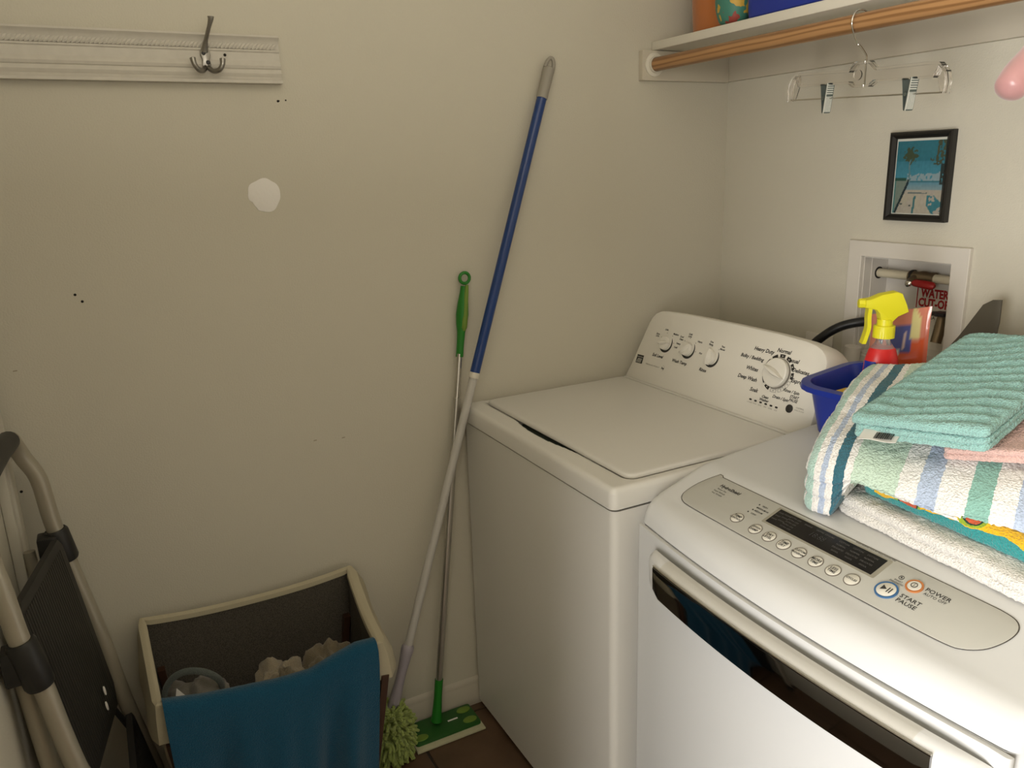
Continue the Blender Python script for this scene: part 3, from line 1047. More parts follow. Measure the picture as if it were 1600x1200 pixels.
# ================================================================ DRYER
DRX, DRY, DRW = .720, -.845, .730
dr = thing('clothes_dryer', 'white front loading dryer with angled top control panel and curved chrome handle', 'dryer', (DRX, DRY, 0), rotz=-.022)
PS = .37
def bow(x):
    t = (x - DRW / 2) / (DRW / 2)
    b_ = -.026 * (1 - t * t)
    for e_ in (x, DRW - x):
        if e_ < .022:
            q = 1 - max(0, e_) / .022
            b_ += .022 * (1 - sqrt(max(0, 1 - q * q)))
    return b_
def side_drop(x):
    d = 0
    for e_ in (x, DRW - x):
        if e_ < .016:
            q = 1 - max(0, e_) / .016
            d += .014 * (1 - sqrt(max(0, 1 - q * q)))
    return d
pl = lambda y: .945 + PS * (y - .14)
rows = [(0.0, .8600, 1), (.001, .866, 1), (.004, .877, .98), (.010, .8885, .92), (.018, .8975, .80), (.028, .9035, .62), (.036, pl(.036) - .0004, .40), (.045, pl(.045), .0),
        (.08, pl(.08), 0), (.11, pl(.11), 0), (.138, pl(.138), 0), (.142, .9455, 0), (.150, .9480, 0), (.165, .950, 0), (.24, .958, 0), (.34, .968, 0), (.44, .977, 0), (.60, .988, 0), (.72, .992, 0), (.735, .990, 0), (.742, .984, 0)]
xs = [0, .0012, .003, .006, .010, .016, .022, .03] + [.03 + (DRW - .06) * k / 40 for k in range(1, 40)] + [DRW - q for q in (.03, .022, .016, .010, .006, .003, .0012, 0)]
vs, fs = [], []
for t, z, k in rows:
    for x in xs:
        y = t + bow(x) * k + (0 if k else 0)
        zz = z - side_drop(x)
        if k == 0 and t < .05:
            y = t
        vs.append((x, y, max(zz, .860) if t < .01 else zz))
nx = len(xs)
for j in range(len(rows) - 1):
    for i in range(nx - 1):
        a = j * nx + i
        fs.append((a, a + 1, a + nx + 1, a + nx))
mb = MB().add(vs, fs)
edge = list(range(nx)) + [(j + 1) * nx - 1 for j in range(1, len(rows))] + [(len(rows) - 1) * nx + i for i in range(nx - 2, -1, -1)] + [j * nx for j in range(len(rows) - 2, 0, -1)]
n0 = len(mb.v)
for idx in edge:
    mb.v.append((vs[idx][0], vs[idx][1], .8598))
for k in range(len(edge)):
    k2 = (k + 1) % len(edge)
    mb.f.append((edge[k], edge[k2], n0 + k2, n0 + k)); mb.mi.append(0)
mb.build('top_fascia', M_DRY, dr, angle=50)
def outline(off, back=.735):
    pts = []
    for k in range(41):
        x = off + (DRW - 2 * off) * k / 40
        pts.append((x, bow(x * 1.0) + off + (0 if 0 < k < 40 else .0)))
    pts += [(DRW - off, back - off), (off, back - off)]
    return pts
MB().prism(outline(.0045), .850, .8597).build('seam', mat('seam_brown', (.12, .10, .085), .7), dr)
MB().prism(outline(.001), .02, .8575).build('cabinet', M_DRY, dr, angle=35)
for x in (.06, DRW - .06):
    for y in (.08, .66):
        MB().lathe([(.018, 0), (.02, .004), (.012, .01), (.012, .021)], Matrix.Translation((x, y, 0)), 14).build('foot', M_BLACKP, dr)
# door: curved shell just proud of the cabinet
mb = MB()
x0, x1, z0, z1 = .010, .722, .10, .8572
nxs = 46
def door_y(x, z):
    y = bow(max(.03, min(DRW - .03, x))) - .0075
    e_ = min(x - x0, x1 - x)
    if e_ < .007:
        q = 1 - e_ / .007
        y += .006 * (1 - sqrt(max(0, 1 - q * q)))
    e2 = z - z0 if z < .5 else 9
    if e2 < .006:
        q = 1 - e2 / .006
        y += .006 * (1 - sqrt(max(0, 1 - q * q)))
    return y
dxs = [x0, x0 + .0007, x0 + .002, x0 + .0045, x0 + .007] + [x0 + .007 + (x1 - x0 - .014) * k / 40 for k in range(1, 40)] + [x1 - .007, x1 - .0045, x1 - .002, x1 - .0007, x1]
dzs = [z0, z0 + .0006, z0 + .002, z0 + .004, z0 + .006, .4, z1 - .006, z1 - .002, z1 - .001, z1 - .0006, z1]
front = [[(x, door_y(x, z), z) for x in dxs] for z in dzs]
n_ = len(dxs)
vs = [p for r in front for p in r]
fs = [(j * n_ + i, j * n_ + i + 1, (j + 1) * n_ + i + 1, (j + 1) * n_ + i) for j in range(len(dzs) - 1) for i in range(n_ - 1)]
mb.add(vs, fs)
ed = list(range(n_)) + [(j + 1) * n_ - 1 for j in range(1, len(dzs))] + [(len(dzs) - 1) * n_ + i for i in range(n_ - 2, -1, -1)] + [j * n_ for j in range(len(dzs) - 2, 0, -1)]
n0 = len(mb.v)
for idx in ed:
    x, y, z = vs[idx]
    mb.v.append((x, bow(max(.03, min(DRW - .03, x))) + .0005, z))
for k in range(len(ed)):
    k2 = (k + 1) % len(ed)
    mb.f.append((ed[k], ed[k2], n0 + k2, n0 + k)); mb.mi.append(0)
door = mb.build('door', M_DRY, dr, angle=50)
# handle: bowed grip with a chrome crescent on its face
hx0, hx1 = .080, .706
mbw, mbc = MB(), MB()
ringsw, ringsc, ringl = [], [], []
nh = 60
for k in range(nh + 1):
    t = k / nh
    x = hx0 + (hx1 - hx0) * t
    yb = bow(x) - .0075
    q = t * nh / 6.0 if t < .5 else (1 - t) * nh / 7.0
    grow = sqrt(max(0, 1 - (1 - min(1, q)) ** 2)) if q < 1 else 1.0
    o_ = .006 + .034 * grow          # how far the grip stands out
    ht = .014 + .020 * grow
    zt = .846 - .010 * (1 - grow)
    zb = zt - .030 - .036 * grow
    yf_ = yb - o_
    gap = .018 * grow                   # finger gap behind
    cyy, czz = yb - .35 * o_, zt - .020 * (.4 + .6 * grow)
    ra, rz = o_ * .65, .020 * (.4 + .6 * grow)
    arc_ = [(x, cyy - ra * sin(pi / 2 * j / 8), czz + rz * cos(pi / 2 * j / 8)) for j in range(9)]
    ringsw.append([(x, yb + .001 - gap, zt - .006), (x, yb - .006 * grow - gap * .9, zt - .001)] + arc_ + [
                   (x, yf_ + .0008, zb + .004), (x, yf_ + .004, zb), (x, yb + .001 - gap * .7, zb + .002)])
MB().loft(ringsw[:7], True, True, False).build('handle_end_cap', M_DRY, door, angle=60)
MB().loft(ringsw[-8:], True, False, True).build('handle_end_cap', M_DRY, door, angle=60)
wh = MB()
wh.loft(ringsw[6:-7], True, True, True)
grip = wh.build('handle', M_HAND, door, angle=30)
tag(grip, 'silver white bowed grip')
c0, c1 = .128, .660
rr0, rr1 = [], []
for k in range(61):
    t = k / 60
    x = c0 + (c1 - c0) * t
    yb = bow(x) - .0075
    ztop = .8355
    zbot = .7795 - .004 * sin(pi * t)
    if t < .03:
        zbot += .012 * (1 - t / .03)
    if t > .97:
        zbot += .012 * (1 - (1 - t) / .03)
    y_ = yb - .0405
    rr0.append([(x, y_ + .0015, ztop), (x, y_ - .0010, ztop - .001), (x, y_ - .0015, ztop - .003), (x, y_ - .0012, (ztop + zbot) / 2), (x, y_ - .0006, zbot + .001), (x, y_ + .002, zbot)])
MB().loft(rr0, True, True, True).build('chrome_strip', M_CHROME, door, angle=50)
mb = MB()
mb.tube([(c0 + (c1 - c0) * k / 60, bow(c0 + (c1 - c0) * k / 60) - .0478, .8368) for k in range(61)], .0014, 8)
mb.build('chrome_edge', M_CHR, door)
# dark finger recess behind the left end of the grip
MB().prism([(.085, .838), (.105, .8445), (.60, .8445), (.60, .80), (.085, .80)], 0, .0008, plane_M((0, 0, 0), (1, 0, 0), (0, 0, 1)) @ Matrix.Translation((0, 0, .006)))

# control panel
pM = plane_M((0, .14, .945), (1, 0, 0), (0, 1, PS))
cs = sqrt(1 + PS * PS)
PP = lambda x, y: (x, (y - .14) * cs)
pan = [(.066, .1375), (.073, .1372), (.0775, .1335), (.345, .1335), (.42, .1335), (.48, .1335), (.53, .1335), (.565, .1335), (.590, .1334), (.612, .1328), (.630, .129), (.640, .119), (.642, .104), (.638, .086), (.629, .069), (.612, .0555), (.590, .0500),
       (.52, .0475), (.40, .0460), (.28, .0450), (.17, .0450), (.090, .0460), (.066, .0495), (.054, .058), (.0495, .070), (.0500, .094), (.057, .118)]
pan = [(p.x, p.y) for p in smooth_path([Vector((a_, b_, 0)) for a_, b_ in pan[3:]] + [Vector((*pan[0], 0))], 4)] + pan[1:3]
pan = [PP(*p) for p in pan][::-1]
ring_o = [pM @ Vector((x, y, .0010)) for x, y in inset(pan, -.0014)]
ring_i = [pM @ Vector((x, y, .0010)) for x, y in pan]
g0 = MB().loft([ring_o, ring_i], True)
g0.build('panel_groove', mat('groove_dark', (.06, .05, .04), .6), dr, smooth=False)
panel = MB().prism(pan, -.004, .0016, pM, .0008).build('control_panel', M_PANEL, dr)
HT = .0016
dsp = [PP(.2275, .0870), PP(.4515, .0870), PP(.4515, .1285), PP(.2275, .1285)]
def rpoly(pts, r):
    xs_, ys_ = [p[0] for p in pts], [p[1] for p in pts]
    return rrect(min(xs_), max(xs_), min(ys_), max(ys_), r, 3)
MB().prism(rpoly(dsp, .002), HT - .002, HT + .0006, pM).build('display_bezel', mat('bezel_grey', (.30, .28, .22), .35), panel, smooth=False)
dsp2 = [PP(.2335, .0905), PP(.4445, .0905), PP(.4445, .1255), PP(.2335, .1255)]
disp = MB().prism(rpoly(dsp2, .0005), HT - .001, HT + .0010, pM).build('display_window', mat('display_black', (.008, .007, .007), .22), dr, smooth=False)
dt = MB()
HD = HT + .0014
for i, (x, ys) in enumerate(((.242, (.118, .110, .102)), (.256, (.119, .112, .104)), (.268, (.120, .114, .108, .102, .096)), (.280, (.120, .114, .108, .102, .096)))):
    for y in ys:
        put_text(dt, ('DAMP', 'SIGNAL', 'EXTRA', 'LESS')[i], pM, *PP(x, y), .0042, h=HD)
for x in (.372, .398, .424):
    for y, s in ((.119, 'COTTON'), (.112, 'NORMAL'), (.105, 'DELICATES'), (.098, 'WOOL')):
        put_text(dt, s, pM, *PP(x, y), .0044, h=HD)
put_text(dt, 'SENSING', pM, *PP(.300, .119), .0040, h=HD)
put_text(dt, 'DRYING  COOLING', pM, *PP(.335, .119), .0040, h=HD)
tag(dt.build('display_legend', mat('display_grey_ink', (.10, .095, .085), .5), disp, smooth=False), kind='stuff')
dt = MB()
put_text(dt, '18:88', pM, *PP(.330, .108), .014, shear=.15, h=HD)
tag(dt.build('display_digits', mat('display_dim', (.035, .034, .032), .5), disp, smooth=False), kind='stuff')
# buttons
m_btn = mat('button_cream', (.68, .65, .57), .35)
ink = MB()
def tx(s, x, y, sz, h=HT + .0006, **k):
    put_text(ink, s, pM, *PP(x, y), sz, h=h, **k)
btns = [(.188, .0700, 'TEMP|CONTROL'), (.235, .0672, 'OPTION|DAMP'), (.2673, .0668, 'DRY|LEVEL'), (.2995, .0664, 'TIME|DRY'), (.332, .0663, 'CUSTOM|PROGRAM'), (.3652, .0664, 'MORE|TIME'),
        (.398, .0670, 'LESS|TIME'), (.431, .0682, 'CYCLES')]
m_ringg = mat('button_ring', (.16, .135, .11), .45)
for x, y, s in btns:
    c_ = PP(x, y)
    Mb = pM @ Matrix.Translation((c_[0], c_[1], HT))
    bt_ = MB().lathe([(.0108, 0), (.0108, .0012), (.0100, .0018), (.0, .0019)], Mb, 28, True, False).build('button', m_btn, dr)
    MB().annulus(.0108, .0121, 0, .0010, Mb, 28).build('button_ring', m_ringg, bt_)
    L2 = s.split('|')
    for q, ln in enumerate(L2):
        sz = .0068 if len(ln) < 6 else .0052
        put_text(ink, ln, pM, c_[0], c_[1] + (.0032 if len(L2) > 1 else 0) - q * .0064, sz, h=HT + .0024, bold=.02)
def big_btn(x, y, r, ringc, nm, lab):
    c_ = PP(x, y)
    Mb = pM @ Matrix.Translation((c_[0], c_[1], HT))
    o = MB().lathe([(r, 0), (r, .002), (r * .92, .0028), (0, .003)], Mb, 36, True, False).build('button', m_btn, dr)
    tag(o, lab)
    MB().annulus(r, r + .0026, 0, .0024, Mb, 40).build('button_ring', mat(nm, ringc, .35), o)
    return c_
cS = big_btn(.4805, .0795, .0135, (.045, .13, .28), 'ring_blue', 'start pause button with a blue ring')
cPw = big_btn(.5040, .1060, .0095, (.48, .17, .05), 'ring_orange', 'power button with an orange ring')
for tri in ([(-.007, -.0052), (.001, 0), (-.007, .0052)], [(.0025, -.0052), (.0043, -.0052), (.0043, .0052), (.0025, .0052)], [(.0062, -.0052), (.0080, -.0052), (.0080, .0052), (.0062, .0052)]):
    ink.add([pM @ Vector((cS[0] + a, cS[1] + b_, HT + .0036)) for a, b_ in tri], [tuple(range(len(tri)))])
ink.annulus(.0038, .0047, 0, .0004, pM @ Matrix.Translation((cPw[0], cPw[1], HT + .0034)), 28)
ink.add([pM @ Vector((cPw[0] + a, cPw[1] + b_, HT + .0036)) for a, b_ in ((-.0004, -.0022), (.0004, -.0022), (.0004, .0022), (-.0004, .0022))], [(0, 1, 2, 3)])
tx('START', .516, .0835, .0098, bold=.01, wx=1.1)
tx('PAUSE', .516, .0745, .0098, bold=.01, wx=1.1)
tx('POWER', .537, .1110, .0098, bold=.01, wx=1.1)
tx('AUTO OFF', .537, .1035, .0066, wx=1.05)
put_text(ink, 'HydroShield', pM, *PP(.119, .1150), .0100, shear=.2, bold=.025, h=HT + .0006)
for q, s in enumerate(('Sensor Dry', 'Steam Refresh', 'Anti Wrinkle')):
    tx(s, .107, .1065 - q * .0060, .0050)
for q, (s, x, y) in enumerate((('HIGH', .206, .1150), ('MEDIUM HI', .2085, .1075), ('MEDIUM', .206, .1000), ('LOW', .203, .0920))):
    tx(s, x + .001, y, .0050, bold=.01)
    ink.lathe([(.0014, 0), (.0014, .0005)], pM @ Matrix.Translation((*PP(x - .0125, y), HT)), 12)
cI = PP(.4800, .1100)
ink.annulus(.0032, .0039, 0, .0005, pM @ Matrix.Translation((cI[0], cI[1], HT)), 20)
ink.add([pM @ Vector((cI[0] + a, cI[1] + b_, HT + .0006)) for a, b_ in ((-.0018, 0), (0, -.0018), (.0018, 0), (0, .0018))], [(0, 1, 2, 3)])
tx('SMART', .481, .1025, .0042)
tx('DIAGNOSIS', .481, .0985, .0042)
tx('Smart Inverter Care for Every Laundry Day', .418, .1313, .0040, bold=.01)
tag(ink.build('black_lettering', M_PRINT, panel, smooth=False), kind='stuff')

# ================================================================ SOFT THINGS
def cloth_mat(name, col, bump=.9, bscale=420, ramp=None, axis='X', noise_amt=.004, rough=.95, sheen=.25, weave=False, scale=1.0, extra=None):
    m = mat(name, col, rough, sheen=sheen, spec=.1)
    nt, b, N_, L_ = nodes_of(m)
    tc = N_.new('ShaderNodeTexCoord')
    n1 = N_.new('ShaderNodeTexNoise')
    n1.inputs['Scale'].default_value = bscale
    n1.inputs['Detail'].default_value = 2
    L_.new(tc.outputs['Object'], n1.inputs['Vector'])
    bp = N_.new('ShaderNodeBump')
    bp.inputs['Strength'].default_value = bump
    bp.inputs['Distance'].default_value = .004
    L_.new(n1.outputs['Fac'], bp.inputs['Height'])
    L_.new(bp.outputs['Normal'], b.inputs['Normal'])
    mx = N_.new('ShaderNodeMix')
    mx.data_type = 'RGBA'
    mx.blend_type = 'MULTIPLY'
    mx.inputs[0].default_value = 1.0
    mr = N_.new('ShaderNodeMapRange')
    mr.inputs[1].default_value = .3
    mr.inputs[2].default_value = .7
    mr.inputs[3].default_value = .84
    mr.inputs[4].default_value = 1.08
    L_.new(n1.outputs['Fac'], mr.inputs[0])
    L_.new(mr.outputs[0], mx.inputs[7])
    if ramp:
        sp = N_.new('ShaderNodeSeparateXYZ')
        L_.new(tc.outputs['Object'], sp.inputs[0])
        n2 = N_.new('ShaderNodeTexNoise')
        n2.inputs['Scale'].default_value = 130
        L_.new(tc.outputs['Object'], n2.inputs['Vector'])
        ma = N_.new('ShaderNodeMath'); ma.operation = 'MULTIPLY_ADD'
        ma.inputs[1].default_value = noise_amt
        L_.new(n2.outputs['Fac'], ma.inputs[0])
        L_.new(sp.outputs[axis], ma.inputs[2])
        lo, hi = ramp[0][0], ramp[-1][0]
        mr2 = N_.new('ShaderNodeMapRange')
        mr2.inputs[1].default_value = lo + noise_amt / 2
        mr2.inputs[2].default_value = hi + noise_amt / 2
        L_.new(ma.outputs[0], mr2.inputs[0])
        cr = N_.new('ShaderNodeValToRGB')
        cr.color_ramp.interpolation = 'CONSTANT'
        els = cr.color_ramp.elements
        els[0].position = 0
        els[0].color = (*ramp[0][1], 1)
        els[1].position = 1
        els[1].color = (*ramp[-1][1], 1)
        for p, c_ in ramp[1:-1]:
            e_ = els.new((p - lo) / (hi - lo))
            e_.color = (*c_, 1)
        L_.new(mr2.outputs[0], cr.inputs['Fac'])
        L_.new(cr.outputs['Color'], mx.inputs[6])
    else:
        mx.inputs[6].default_value = (*col, 1)
    L_.new(mx.outputs[2], b.inputs['Base Color'])
    return m


def terry(mb_fn=None):
    pass


def stack_cloth(name, m, parent, quad, rc, ztop, zbot, layers=1, bulge=.008, amp=.003, fs=18, fuzz=.0008, npts=260, side_rows=None, top_fn=None, sub=0, seed=0, groove=.5):
    """folded cloth: footprint quad (local x,y), rounded corners, layered side, displaced surface"""
    Q = [Vector(q) for q in quad]
    # rounded outline
    pts = []
    n = len(Q)
    for i in range(n):
        p, a, b_ = Q[i], Q[i - 1], Q[(i + 1) % n]
        A = p + (a - p).normalized() * rc
        B_ = p + (b_ - p).normalized() * rc
        for k in range(9):
            t = k / 8
            pts.append((1 - t) ** 2 * A + 2 * t * (1 - t) * p + t * t * B_)
    L = [0]
    for i in range(len(pts)):
        L.append(L[-1] + (pts[(i + 1) % len(pts)] - pts[i]).length)
    tot = L[-1]
    loop, nor = [], []
    j = 0
    for k in range(npts):
        s = tot * k / npts
        while L[j + 1] < s:
            j += 1
        t = (s - L[j]) / max(1e-9, L[j + 1] - L[j])
        loop.append(pts[j].lerp(pts[(j + 1) % len(pts)], t))
    for k in range(npts):
        d = (loop[(k + 1) % npts] - loop[k - 1]).normalized()
        nor.append(Vector((d.y, -d.x)))
    cen = sum(loop, Vector((0, 0))) / npts
    rings = []
    sr = side_rows or max(8, layers * 9)
    for k in range(5):            # underside
        s = k / 5
        rings.append([(cen.lerp(p - nn * bulge, s), 0.0) for p, nn in zip(loop, nor)])
    for k in range(sr + 1):
        t = k / sr
        ph = (t * layers) % 1.0 if k < sr else 1.0
        if k == sr:
            ph = 1.0
        w = sqrt(max(0, 1 - (2 * ph - 1) ** 2))
        g = groove if 0 < k < sr else 0
        off = bulge * (g + (1 - g) * w) - bulge
        rings.append([(p + nn * off, t) for p, nn in zip(loop, nor)])
    nt_ = 44
    for k in range(1, nt_ + 1):
        s = 1 - k / nt_
        rings.append([((cen.lerp(p - nn * bulge, s)), 1.0) for p, nn in zip(loop, nor)])
    V, F = [], []
    for r_ in rings:
        for p, t in r_:
            zb, ztp = zbot(p.x, p.y), ztop(p.x, p.y)
            z = zb + (ztp - zb) * t
            q = Vector((p.x, p.y, z))
            if t > 0:
                nv = noise.noise(q * fs + Vector((seed, 0, 0)))
                nv2 = noise.noise(q * fs * 3.1 + Vector((0, seed, 0)))
                fz = noise.noise(q * 330) * fuzz * 1.6
                z2 = z + (amp * nv + amp * .35 * nv2) * min(1, t * 1.5) + fz
                if top_fn and t >= 1.0:
                    z2 += top_fn(p.x, p.y)
                ox_ = amp * .6 * noise.noise(q * fs * 1.3 + Vector((9, 1, seed))) + noise.noise(q * 300 + Vector((4, 4, 4))) * fuzz * 1.4
                oy_ = amp * .6 * noise.noise(q * fs * 1.3 + Vector((3, 7, seed))) + noise.noise(q * 300 + Vector((8, 2, 4))) * fuzz * 1.4
                q = Vector((p.x + ox_, p.y + oy_, z2))
            V.append(q)
    for j in range(len(rings) - 1):
        for k in range(npts):
            k2 = (k + 1) % npts
            F.append((j * npts + k, j * npts + k2, (j + 1) * npts + k2, (j + 1) * npts + k))
    return MB().add(V, F).build(name, m, parent, angle=180)


ang = -.022
def dry_z(wx, wy):
    """height of the dryer top at a world point"""
    dx, dy = wx - DRX, wy - DRY
    y = -sin(ang) * dx + cos(ang) * dy
    return lerp_tab([(.045, pl(.045)), (.138, pl(.138)), (.150, .948), (.24, .958), (.44, .977), (.72, .992)], y)


def world_fn(root, fn):
    c_, s_ = cos(root.rotation_euler.z), sin(root.rotation_euler.z)
    lx, ly, lz = root.location
    return lambda x, y: fn(lx + c_ * x - s_ * y, ly + s_ * x + c_ * y) - lz


# 1 white folded towel at the bottom
tw = thing('folded_towel', 'white terry towel at the bottom of the stack on the dryer', 'towel', (1.015, -.675, .950), rotz=radians(-4), group=None)
m_white = cloth_mat('white_terry', (.74, .71, .66), bump=1.0, bscale=330)
m_white.node_tree.nodes
stack_cloth('terry_body', m_white, tw, [(0, 0), (.42, -.008), (.42, .36), (.015, .36)], .035, world_fn(tw, lambda x, y: dry_z(x, y) + .036 + .002 * sin((x - 1) * 9)),
            world_fn(tw, lambda x, y: dry_z(x, y) + .0018), layers=2, bulge=.014, amp=.004, fuzz=.0011, npts=420, seed=1)
# 2 printed towel
tp = thing('printed_beach_towel', 'teal beach towel with yellow and green print above the white towel', 'towel', (1.045, -.655, .995), rotz=radians(-3))
m_tealc = cloth_mat('beach_print', (.05, .34, .34), bump=1.0, bscale=330)
nt, b, N_, L_ = nodes_of(m_tealc)
tc = N_.new('ShaderNodeTexCoord'); sp = N_.new('ShaderNodeSeparateXYZ')
L_.new(tc.outputs['Object'], sp.inputs[0])
n3 = N_.new('ShaderNodeTexNoise'); n3.inputs['Scale'].default_value = 16; n3.inputs['Detail'].default_value = 1
L_.new(tc.outputs['Object'], n3.inputs['Vector'])
n4 = N_.new('ShaderNodeTexNoise'); n4.inputs['Scale'].default_value = 30; n4.inputs['Detail'].default_value = 1
L_.new(tc.outputs['Object'], n4.inputs['Vector'])
cr = N_.new('ShaderNodeValToRGB'); cr.color_ramp.interpolation = 'CONSTANT'
els = cr.color_ramp.elements
els[0].color = (.80, .46, .02, 1); els[1].position = .60; els[1].color = (.28, .40, .03, 1)
e = els.new(.66); e.color = (.02, .05, .03, 1)
e = els.new(.69); e.color = (.55, .10, .04, 1)
L_.new(n3.outputs['Fac'], cr.inputs['Fac'])
ma = N_.new('ShaderNodeMath'); ma.operation = 'MULTIPLY_ADD'; ma.inputs[1].default_value = .020
L_.new(n4.outputs['Fac'], ma.inputs[0]); L_.new(sp.outputs['Z'], ma.inputs[2])
# x gradient lowers the yellow band toward the right
mb_ = N_.new('ShaderNodeMath'); mb_.operation = 'MULTIPLY_ADD'; mb_.inputs[1].default_value = -.03
L_.new(sp.outputs['X'], mb_.inputs[0]); L_.new(ma.outputs[0], mb_.inputs[2])
gt = N_.new('ShaderNodeMath'); gt.operation = 'GREATER_THAN'; gt.inputs[1].default_value = .019
L_.new(mb_.outputs[0], gt.inputs[0])
gx = N_.new('ShaderNodeMath'); gx.operation = 'GREATER_THAN'; gx.inputs[1].default_value = .035
L_.new(sp.outputs['X'], gx.inputs[0])
gm = N_.new('ShaderNodeMath'); gm.operation = 'MULTIPLY'
L_.new(gt.outputs[0], gm.inputs[0]); L_.new(gx.outputs[0], gm.inputs[1])
mx2 = N_.new('ShaderNodeMix'); mx2.data_type = 'RGBA'
mx2.inputs[6].default_value = (.035, .27, .27, 1)
L_.new(gm.outputs[0], mx2.inputs[0]); L_.new(cr.outputs['Color'], mx2.inputs[7])
mulm = [n for n in N_ if n.bl_idname == 'ShaderNodeMix' and n.blend_type == 'MULTIPLY'][0]
L_.new(mx2.outputs[2], mulm.inputs[6])
stack_cloth('terry_body', m_tealc, tp, [(0, 0), (.40, -.006), (.40, .34), (.015, .34)], .03, world_fn(tp, lambda x, y: dry_z(x, y) + .072),
            world_fn(tp, lambda x, y: dry_z(x, y) + .038), layers=1, bulge=.014, amp=.0045, fuzz=.0011, npts=420, seed=2)

# 3 large striped beach towel
st = thing('striped_beach_towel', 'thick folded beach towel in pale green, white and blue stripes mid stack', 'towel', (.985, -.715, .955), rotz=radians(24))
PG, WH, NV, PB, AQ, PA = (.56, .70, .58), (.84, .82, .79), (.045, .15, .20), (.46, .54, .69), (.27, .50, .43), (.46, .65, .58)
stripes = [(-.03, PA), (.001, WH), (.0045, PA), (.019, WH), (.031, PB), (.040, WH), (.051, NV), (.068, WH), (.080, PG), (.150, WH), (.178, PB), (.205, WH), (.245, AQ), (.275, WH), (.305, PB),
           (.330, WH), (.360, PG), (.42, WH), (.45, NV)]
m_st = cloth_mat('striped_terry', WH, bump=.8, bscale=300, ramp=stripes, noise_amt=.006)
def st_top(x, y):
    xl = x
    y = y + x * .23
    z = .100 + .30 * max(0, y)
    z = min(z, .152 + .16 * max(0, y - .17))
    z -= .028 * math.exp(-max(0, y) / .022)
    # left edge falls away
    z -= .022 * math.exp(-max(0, x + .012) / .018)
    return z + .004 * sin(x * 26 + y * 9)
def st_bot(x, y):
    c_, s_ = cos(radians(24)), sin(radians(24))
    wx, wy = .985 + c_ * x - s_ * y, -.715 + s_ * x + c_ * y
    base = dry_z(wx, wy) - .955
    t = sstep(.050, .085, x)
    z = base + .004 + t * (.072 - .12 * max(0, x - .10) * (1 - sstep(.0, .05, y + .23 * x)))
    return z + (max(z, .142) - z) * sstep(.14, .21, y)
stack_cloth('terry_body', m_st, st, [(0, 0), (.43, -.100), (.43, .36), (.0, .36)], .030, st_top, st_bot, layers=3, bulge=.014, amp=.0055, fs=13, fuzz=.0012, npts=520, seed=3, groove=.30)
AX, AY, AZ = 1.034, -.671, 1.118
# hem line along the front
# 4 pink washcloth and 5 aqua towel
aq = thing('aqua_hand_towel', 'folded aqua ribbed hand towel on top of the stack', 'towel', (AX, AY, 1.095), rotz=radians(8))
m_aq = cloth_mat('aqua_terry', (.33, .58, .54), bump=1.2, bscale=380)
def aq_top(x, y):
    return .025 + .14 * x + .22 * max(0, y)
def aq_rib(x, y):
    e_ = min(1, max(0, (min(x, .205 - x, y) - .0) / .02))
    return e_ * (.0040 * sin((y * 1.0 - .12 * x + .005 * sin(x * 30) + .010 * noise.noise(Vector((x * 14, y * 9, 2)))) * 2 * pi / .029) + .0015 * noise.noise(Vector((x * 60, y * 60, 0))))
for nm_, a_, b_, dx_, sd in (('lower_fold', -.011, .0105, .004, 5), ('upper_fold', .0115, .027, 0, 6)):
    stack_cloth(nm_, m_aq, aq, [(dx_, 0 + dx_), (.205, -.002 + dx_), (.205, .36), (0, .36)], .012, (lambda b2: lambda x, y: aq_top(x, y) - .025 + b2)(b_), (lambda a2: lambda x, y: aq_top(x, y) - .025 + a2)(a_),
                layers=1 if nm_ == 'upper_fold' else 2, bulge=.006, amp=.0020, fuzz=.0010, npts=420, top_fn=aq_rib if nm_ == 'upper_fold' else None, seed=sd)
pk = thing('pink_washcloth', 'pale pink washcloth folded under the aqua towel', 'washcloth', (1.168, -.632, 1.084), rotz=radians(24))
m_pk = cloth_mat('pink_terry', (.72, .47, .42), bump=1.0, bscale=380)
stack_cloth('terry_body', m_pk, pk, [(0, 0), (.20, 0), (.20, .20), (0, .20)], .012, lambda x, y: .016 + .14 * x + .16 * y, lambda x, y: -.004 + .14 * x + .16 * y, layers=2, bulge=.007, amp=.002, npts=300, seed=8)
# paper tag with a barcode
tgo = thing('barcode_tag', 'white barcode tag sticking out from under the aqua towel', 'tag', (1.085, -.675, 1.100), rot=(radians(10), radians(-5), radians(22)))
m_tag = mat('tag_white', (.78, .76, .72), .6)
rings = []
for k in range(7):
    x = -.022 + .055 * k / 6
    rings.append([(x, -.012, .0015 * sin(k)), (x, .022, .0015 * sin(k) + .001), (x, .022, .0015 * sin(k) + .0016), (x, -.012, .0015 * sin(k) + .0006)])
tg_ = MB().loft(rings, True, True, True).build('paper', m_tag, tgo)
mb = MB()
x = .0
while x < .026:
    w_ = random.choice((.0005, .0009, .0014))
    mb.box(x, x + w_, -.008, .012, .0022, .0030)
    x += w_ + random.choice((.0005, .0009))
tag(mb.build('barcode', M_PRINT, tgo, smooth=False), kind='stuff')

